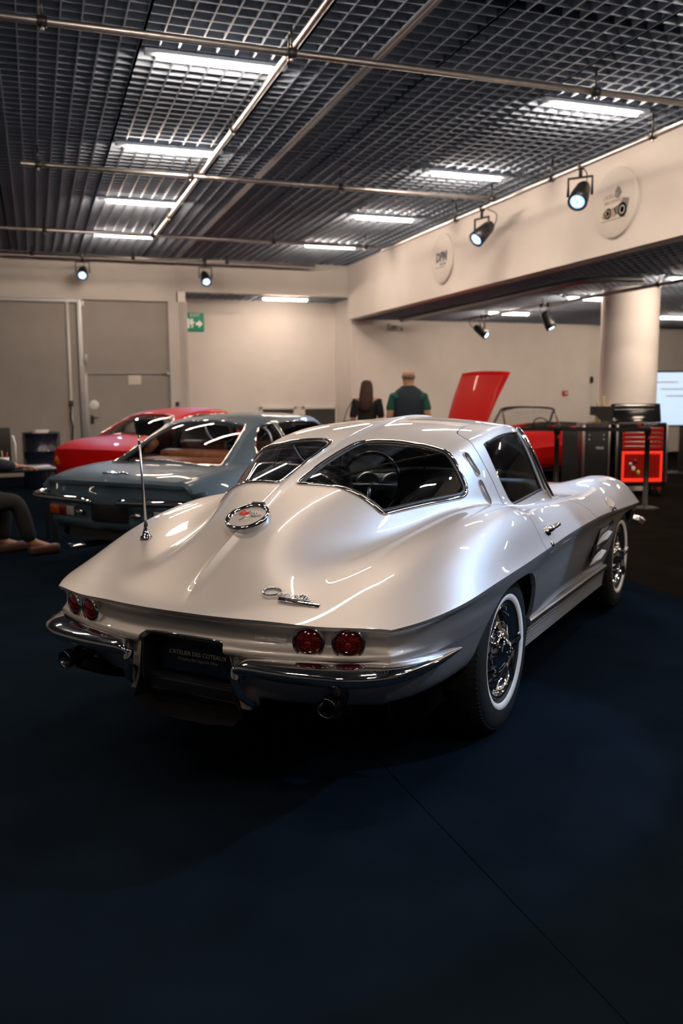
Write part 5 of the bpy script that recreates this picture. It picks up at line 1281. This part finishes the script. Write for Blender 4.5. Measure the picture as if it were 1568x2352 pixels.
for sx in (-1, 1):
    MB().box((.115*sx, .05, .04), (.10, .28, .08), bev=.03).build('shoe', 'black', man)
    MB().lathe([(.010, -.004), (.022, .004), (.012, .012), (0, .012)], 12, 'X', (.078*sx, .01, 1.665), R=Matrix.Rotation(0 if sx > 0 else math.pi, 3, 'Z')).build('ear', 'skin', man)
    hand(man, (.235*sx, .08, .93), (0, .35, -1), (-sx, 0, 0), side=sx)
MB().tube([(0, .105, 1.69), (0, .125, 1.66), (0, .118, 1.645)], [.010, .015, .012], 8).build('nose', 'skin', man)
skin_figure('hair', {'a': (0,-.040,1.62,(.080,.06)), 'b': (0,-.035,1.67,(.092,.075)), 'c': (0,-.03,1.70,(.080,.070))}, [('a','b'),('b','c')], 'hair_grey', man)
# woman with long brown hair beside him
wom = thing('person', 'woman with long brown hair in dark clothes with a small black shoulder bag', 'person', (4.30, 11.22, 0), -.5)
skin_figure('body', {'pel': (0,0,.92,(.15,.11)), 'wa': (0,0,1.08,(.125,.09)), 'ch': (0,0,1.25,(.145,.10)), 'sh': (0,0,1.36,(.11,.07)), 'nk': (0,.01,1.43,(.05,.05)), 'hb': (0,.03,1.51,(.068,.078)), 'hm': (0,.03,1.57,(.072,.085)), 'ht': (0,.02,1.63,(.055,.065)),
  'sl': (-.15,0,1.34,.058), 'el': (-.20,-.02,1.08,.042), 'wl': (-.16,.10,.90,.028), 'sr': (.15,0,1.34,.058), 'er': (.20,-.02,1.08,.042), 'wr': (.16,.10,.90,.028),
  'hl': (-.09,0,.86,.095), 'kl': (-.09,.02,.47,.062), 'al': (-.09,-.02,.09,.042), 'tl': (-.10,.11,.04,.036), 'hr': (.09,0,.86,.095), 'kr': (.09,.02,.47,.062), 'ar': (.09,-.02,.09,.042), 'tr': (.10,.11,.04,.036)},
  [('pel','wa'),('wa','ch'),('ch','sh'),('sh','nk'),('nk','hb'),('hb','hm'),('hm','ht'),('sh','sl'),('sl','el'),('el','wl'),('sh','sr'),('sr','er'),('er','wr'),('pel','hl'),('hl','kl'),('kl','al'),('al','tl'),('pel','hr'),('hr','kr'),('kr','ar'),('ar','tr')], 'skin', wom)
skin_figure('dress', {'kn': (0,0,.62,(.20,.16)), 'pel': (0,0,.92,(.165,.125)), 'wa': (0,0,1.08,(.138,.102)), 'ch': (0,0,1.25,(.158,.112)), 'sh': (0,0,1.37,(.12,.08)), 'sl': (-.155,0,1.34,.068), 'el': (-.20,-.02,1.10,.052), 'sr': (.155,0,1.34,.068), 'er': (.20,-.02,1.10,.052)}, [('kn','pel'),('pel','wa'),('wa','ch'),('ch','sh'),('sh','sl'),('sl','el'),('sh','sr'),('sr','er')], 'black_cloth', wom)
skin_figure('hair', {'t': (0,.0,1.63,(.072,.075)), 'a': (0,-.03,1.56,(.092,.075)), 'b': (0,-.06,1.44,(.105,.065)), 'c': (-.01,-.085,1.30,(.11,.055)), 'd': (-.015,-.09,1.18,(.085,.04))}, [('t','a'),('a','b'),('b','c'),('c','d')], 'hair_brown', wom)
MB().tube([(0, .11, 1.575), (0, .125, 1.55), (0, .118, 1.535)], [.008, .012, .010], 8).build('nose', 'skin', wom)
for sx in (-1, 1):
    MB().box((.095*sx, .04, .035), (.085, .23, .07), bev=.025).build('shoe', 'black', wom)
    hand(wom, (.16*sx, .10, .90), (0, .5, -1), (-sx, 0, 0), .17, side=sx)
bag = thing('shoulder_bag', 'small black bag hanging at the side of the woman with long hair', 'bag', (4.02, 11.10, .93), -.5)
MB().box((0, 0, .07), (.22, .09, .17), bev=.02).build('pouch', 'black', bag)
MB().box((0, -.047, .10), (.20, .008, .09), bev=.003).build('flap', 'black', bag)
MB().tube(catmull([(-.10, 0, .15), (-.04, .02, .32), (.06, .02, .44), (.10, .0, .15)], 8), .006, 6).build('strap', 'black', bag)
# seated person at the left edge
sit = thing('person', 'seated person in dark navy clothes with one hand on the table edge', 'person', (-.74, 8.22, 0), -1.25)
skin_figure('body', {'pel': (0,0,.52,(.16,.13)), 'wa': (0,.03,.70,(.15,.115)), 'ch': (0,.08,.90,(.17,.12)), 'sh': (0,.11,1.02,(.13,.085)), 'nk': (0,.14,1.10,(.058,.058)), 'hb': (0,.18,1.18,(.072,.082)), 'hm': (0,.19,1.25,(.078,.09)), 'ht': (0,.18,1.32,(.06,.07)),
  'sl': (-.18,.12,.99,.066), 'el': (-.22,.34,.84,.048), 'wl': (-.14,.58,.80,.031), 'sr': (.18,.12,.99,.066), 'er': (.22,.34,.84,.048), 'wr': (.10,.56,.81,.031),
  'hl': (-.11,.06,.50,.10), 'kl': (-.15,.50,.50,.070), 'al': (-.15,.46,.10,.046), 'tl': (-.15,.62,.045,.040), 'hr': (.11,.06,.50,.10), 'kr': (.15,.52,.50,.070), 'ar': (.17,.62,.12,.046), 'tr': (.18,.80,.045,.040)},
  [('pel','wa'),('wa','ch'),('ch','sh'),('sh','nk'),('nk','hb'),('hb','hm'),('hm','ht'),('sh','sl'),('sl','el'),('el','wl'),('sh','sr'),('sr','er'),('er','wr'),('pel','hl'),('hl','kl'),('kl','al'),('al','tl'),('pel','hr'),('hr','kr'),('kr','ar'),('ar','tr')], 'skin', sit)
skin_figure('jacket', {'pel': (0,.0,.56,(.19,.18)), 'wa': (0,.03,.72,(.18,.175)), 'ch': (0,.08,.90,(.20,.195)), 'sh': (0,.11,1.03,(.16,.15)), 'nk': (0,.13,1.09,(.075,.075)), 'sl': (-.185,.12,.99,.085), 'el': (-.22,.34,.84,.064), 'wl': (-.15,.54,.805,.048), 'sr': (.185,.12,.99,.082), 'er': (.22,.34,.84,.064), 'wr': (.11,.53,.812,.048)}, [('pel','wa'),('wa','ch'),('ch','sh'),('sh','nk'),('sh','sl'),('sl','el'),('el','wl'),('sh','sr'),('sr','er'),('er','wr')], 'navy_cloth', sit)
skin_figure('trousers', {'pel': (0,.0,.53,(.18,.14)), 'hl': (-.11,.08,.50,.115), 'kl': (-.15,.50,.505,.088), 'al': (-.15,.46,.10,.068), 'hr': (.11,.08,.50,.115), 'kr': (.15,.52,.505,.088), 'ar': (.17,.62,.11,.068)}, [('pel','hl'),('hl','kl'),('kl','al'),('pel','hr'),('hr','kr'),('kr','ar')], 'black_cloth', sit)
skin_figure('hair', {'a': (0,.13,1.20,(.07,.055)), 'b': (0,.15,1.27,(.084,.075)), 'c': (0,.17,1.32,(.07,.066))}, [('a','b'),('b','c')], 'hair_brown', sit)
MB().tube([(0, .28, 1.25), (0, .295, 1.22), (0, .285, 1.205)], [.009, .014, .011], 8).build('nose', 'skin', sit)
for (x, y) in ((-.15, .55), (.18, .73)): MB().box((x, y, .045), (.10, .28, .09), bev=.03).build('shoe', 'brown_shoe', sit)
hand(sit, (-.14, .58, .80), (.15, 1, -.1), (0, 0, 1), side=-1, curl=.2); hand(sit, (.10, .56, .81), (-.1, 1, -.1), (0, 0, 1), side=1, curl=.2)
st = thing('stool', 'dark upholstered stool under the seated person', 'stool', (-.74, 8.22, 0), -1.25)
MB().box((0, .02, .345), (.40, .36, .06), bev=.025).build('seat', 'black_cloth', st)
for (x, y) in ((-.16, -.12), (.16, -.12), (-.16, .14), (.16, .14)): MB().tube([(x*1.1, y*1.1, 0), (x, y, .32)], .014, 8).build('leg', 'spot_body', st)

# ---------------------------------------------------------------- reception table and what stands on it
TX, TY = -.26, 8.98
tb_ = thing('table', 'dark table beside the rear of the blue coupe', 'table', (TX, TY, 0), .12)
MB().box((0, 0, .735), (.78, .62, .03), bev=.008).build('table_top', 'black', tb_)
for (x, y) in ((-.35, -.27), (.35, -.27), (-.35, .27), (.35, .27)): MB().box((x, y, .36), (.04, .04, .72), bev=.004).build('leg', 'spot_body', tb_)
def cup(x, y, r, h, label, mat='white_plastic', content=None, group=None):
    t = thing('cup', label, 'cup', (x, y, .75), 0, group)
    MB().lathe([(0, .0), (r*.8, 0), (r, h), (r*.92, h), (r*.74, .008), (0, .008)], 24, 'Z').build('body', mat, t)
    for i, c in enumerate(content or ()): MB().tube([(.012*math.cos(i*2), .012*math.sin(i*2), .01), (.03*math.cos(i*2), .03*math.sin(i*2), h+.05+.01*i)], .005, 6).build('pen', c, t)
cup(TX-.05, TY-.02, .045, .10, 'white cup holding coloured pens on the dark table', content=('tool_red', 'blue_plastic', 'bottle'))
cup(TX-.19, TY+.02, .05, .21, 'tall white paper cup on the dark table')
mag = thing('magazine', 'open pale magazine lying on the dark table', 'magazine', (TX+.26, TY-.06, .752), .2)
MB().box((-.055, 0, .004), (.11, .16, .008), R=Matrix.Rotation(.04, 3, 'Y')).box((.055, 0, .004), (.11, .16, .008), R=Matrix.Rotation(-.04, 3, 'Y')).build('pages', 'paper', mag)
MB().box((-.05, .02, .0092), (.07, .06, .0008)).build('printed_photo', 'brown_ink', mag)
tag(MB().box((TX+.05, TY-.20, .765), (.13, .09, .03), bev=.008).build('blue_case', 'blue_plastic'), 'small dark blue case on the dark table', 'case')
pc_ = thing('display_stand', 'black upright display panel standing on the dark table', 'display', (TX-.14, TY+.20, .75), .15)
MB().box((0, 0, .20), (.30, .02, .36), bev=.006).build('panel', 'black', pc_); MB().box((0, .0, .008), (.22, .14, .016), bev=.004).build('foot', 'black', pc_)
MB().tube([(.19, 0, .0), (.19, 0, .22), (.17, 0, .30)], .012, 8).build('arm', 'white_plastic', pc_)
dr = thing('oil_drum', 'dark navy oil drum standing by the red coupe', 'drum', (.06, 14.7, 0), 0)
MB().lathe([(0, .0), (.285, .0), (.29, .02), (.29, .28), (.298, .295), (.29, .31), (.29, .57), (.298, .585), (.29, .60), (.29, .86), (.295, .875), (.285, .88), (.275, .868), (0, .868)], 48, 'Z').build('shell', 'drum', dr)
for i in range(10):
    a = 2*math.pi*i/10; MB().lathe([(.010, 0), (.007, .006), (0, .007)], 8, 'X', (.294*math.cos(a), .294*math.sin(a), .59), R=Matrix.Rotation(a, 3, 'Z')).build('stud', 'chrome', dr)
bk = thing('brochure_stack', 'white brochures lying on top of the oil drum', 'brochures', (.04, 14.66, .869), .2)
for i in range(3): MB().box((.01*i, .008*i, .008+.016*i), (.22, .16, .015), rz=.1*i, bev=.002).build('brochure', 'paper' if i < 2 else 'white_text', bk)

# ---------------------------------------------------------------- tool cabinet, side cabinet, bottles, screen
TCX, TCY, TCR = 7.93, 10.13, -.32
tc = thing('tool_cabinet', 'red and black roller tool cabinet with drawers and lit glass door', 'cabinet', (TCX, TCY, 0), TCR)
MB().box((0, 0, .58), (.66, .44, .86), bev=.01).build('body', 'black_gloss', tc)
for i in range(5):
    z = .935 - i*.062
    d_ = MB().box((0, -.226, z), (.56, .02, .052), bev=.004).build('drawer', 'tool_red', tc)
    MB().box((0, -.240, z+.018), (.50, .012, .010), bev=.003).build('handle', 'chrome_soft', d_)
dd_ = MB()
for (cx, cz, w_, h_) in ((0, .615, .56, .04), (0, .235, .56, .05), (-.265, .425, .03, .36), (.265, .425, .03, .36)): dd_.box((cx, -.228, cz), (w_, .02, h_), bev=.004)
dd_.build('door_frame', 'tool_red_lit', tc)
MB().box((0, -.221, .425), (.50, .006, .34)).build('door_back', 'tool_red', tc)
MB().box((0, -.236, .425), (.50, .004, .34)).build('glass_pane', 'glass_clear', tc)
for k, (px, pz, mt) in enumerate(((-.16, .45, 'chrome_soft'), (-.10, .50, 'lens_red_core'), (-.12, .40, 'white_enamel'), (-.05, .34, 'bottle'))):
    MB().lathe([(.02, -.03), (.03, .0), (.02, .03), (0, .032)], 14, 'Z', (px, -.229, pz)).build('shown_tool', mt, tc)
for sx in (-1, 1):
    MB().box((.345*sx, -.18, .60), (.03, .06, .80), bev=.008).build('corner_guard', 'chrome_soft', tc)
    for sy in (-1, 1):
        c_ = MB().box((.27*sx, .15*sy, .12), (.06, .06, .06), bev=.01).build('caster_fork', 'tool_red', tc)
        MB().lathe([(0, -.018), (.05, -.018), (.055, 0), (.05, .018), (0, .018)], 20, 'X', (.27*sx, .15*sy, .055)).build('caster_wheel', 'black', c_)
MB().box((0, -.225, 1.00), (.64, .01, .05), bev=.003).build('name_strip', 'black', tc)
_tm = frame_mtx((.10, -.232, 1.0), (1, 0, 0), (0, -1, 0)); lettering('lettering', 'CHECKIT', .042, 'white_text', tc, _tm, extrude=.0006, space=1.1)
MB().box((-.06, -.232, 1.0), (.05, .004, .036)).build('logo_mark', 'tool_red', tc)
ld_ = MB().box((.02, .14, 1.15), (.70, .04, .27), bev=.015, R=Matrix.Rotation(-.25, 3, 'X')).build('lid', 'black_gloss', tc)
MB().box((-.02, .07, 1.255), (.56, .03, .02), bev=.006).build('lid_edge', 'chrome_soft', ld_); MB().box((-.02, .085, 1.20), (.56, .012, .014), bev=.003).build('lid_trim', 'chrome_soft', ld_)
MB().prism([(-.50, 1.04), (-.33, 1.04), (-.36, 1.10), (-.33, 1.25), (-.66, 1.25), (-.66, 1.13), (-.58, 1.12)], .03, .05).build('lid_bracket', 'black', tc)
scb = thing('side_cabinet', 'tall black side cabinet with silver corner strips left of the tool cabinet', 'cabinet', (TCX-.60, TCY+.20, 0), TCR)
MB().box((0, 0, .53), (.34, .40, .98), bev=.01).build('body', 'black', scb)
for sx in (-1, 1): MB().box((.175*sx, -.19, .55), (.025, .05, .90), bev=.006).build('corner_strip', 'chrome_soft', scb)
for (x, z) in ((-.10, .86), (.10, .86), (-.10, .80), (.10, .80)): MB().lathe([(.012, 0), (.008, .008), (0, .009)], 10, 'Y', (x, -.202, z), R=Matrix.Rotation(math.pi, 3, 'Z')).build('bolt', 'chrome_soft', scb)
lettering('lettering', 'MAX', .05, 'white_text', scb, frame_mtx((.05, -.203, .68), (1, 0, 0), (0, -1, 0)), extrude=.0006)
pln = thing('plinth', 'narrow black plinth behind the tool cabinet carrying the bottles', 'plinth', (TCX-.21, TCY+.50, 0), -.2)
MB().box((0, 0, .51), (.36, .16, .98), bev=.008).build('column', 'black', pln); MB().box((0, 0, 1.01), (.40, .20, .02), bev=.004).build('top', 'black', pln)
for i, (dx, dy, h) in enumerate(((-.30, .52, .30), (-.21, .50, .36), (-.12, .48, .27))):
    b_ = thing('bottle', ('yellow glass bottle on the black plinth, the ' + ('one at the end of the three', 'tallest of three', 'shortest of three')[i]), 'bottle', (TCX + dx, TCY + dy, 1.021), 0, 'bottles on the plinth')
    MB().lathe([(0, 0), (.032, 0), (.034, .01), (.034, h*.6), (.012, h*.78), (.011, h), (0, h)], 20, 'Z').build('glass', 'bottle', b_); MB().lathe([(.0135, h*.94), (.0135, h+.006), (0, h+.007)], 14, 'Z').build('cap', 'gold_text', b_)
tv = thing('display_screen', 'large lit pale blue display screen on a stand right of the column', 'screen', (10.85, 12.6, 0), -.30)
MB().box((0, 0, 1.33), (1.30, .05, .98), bev=.01).build('bezel', 'black', tv); MB().box((0, -.027, 1.33), (1.24, .004, .92)).build('picture', 'screen', tv)
MB().box((0, .04, .45), (.10, .06, .90), bev=.01).box((0, 0, .02), (.9, .5, .04), bev=.01).build('stand', 'spot_body', tv)
for i in range(3): MB().box((-.35 + .1*i, -.0295, 1.62 - .12*i), (.40, .001, .02)).build('picture_line', 'white_enamel', tv)
# barrier posts with belts
def post(x, y, label, belt_to=None, h=1.0):
    t = thing('barrier_post', label, 'barrier post', (x, y, 0), 0, 'black barrier posts')
    MB().lathe([(0, 0), (.17, 0), (.17, .012), (.06, .03), (.032, .045), (.032, h-.12), (.042, h-.115), (.042, h), (.03, h+.012), (0, h+.012)], 28, 'Z').build('pole', 'black', t)
    MB().box((0, -.043, h-.16), (.04, .006, .04), bev=.002).build('red_tag', 'tool_red', t)
    if belt_to:
        d = Vector((belt_to[0]-x, belt_to[1]-y, 0)); L_ = d.length; d.normalize(); a = math.atan2(d.y, d.x)
        MB().box(tuple(d*(L_/2) + Vector((0, 0, h-.06))), (L_-.085, .003, .05), rz=a).build('belt', 'black_cloth', t)
    return t
post(7.10, 8.87, 'black barrier post in front of the lit tool cabinet', (6.25, 9.55), 1.04)
post(6.25, 9.55, 'black barrier post in front of the side cabinet', (5.20, 10.05), 1.04)
post(5.20, 10.05, 'black barrier post nearest the raised red bonnet', None, 1.04)
bn_ = thing('banner_panel', 'black freestanding panel beside the barrier post', 'panel', (6.56, 9.72, 0), -.32)
MB().box((0, 0, .50), (.20, .04, .95), bev=.006).build('board', 'black', bn_); MB().box((0, 0, .015), (.30, .20, .03), bev=.008).build('foot', 'black', bn_)
rl = thing('warning_lamp', 'small glowing orange lamp on the floor beside the tool cabinet', 'lamp', (8.62, 9.35, 0), 0)
MB().lathe([(0, 0), (.09, 0), (.09, .05), (0, .06)], 24, 'Z').build('base', 'black', rl)
M['lamp_orange'] = principled('lamp_orange', (.9, .2, .02), .4, emit=(1, .12, .01), emit_s=4)
MB().lathe([(.07, .05), (.065, .12), (.04, .15), (0, .16)], 24, 'Z').build('dome', 'lamp_orange', rl)
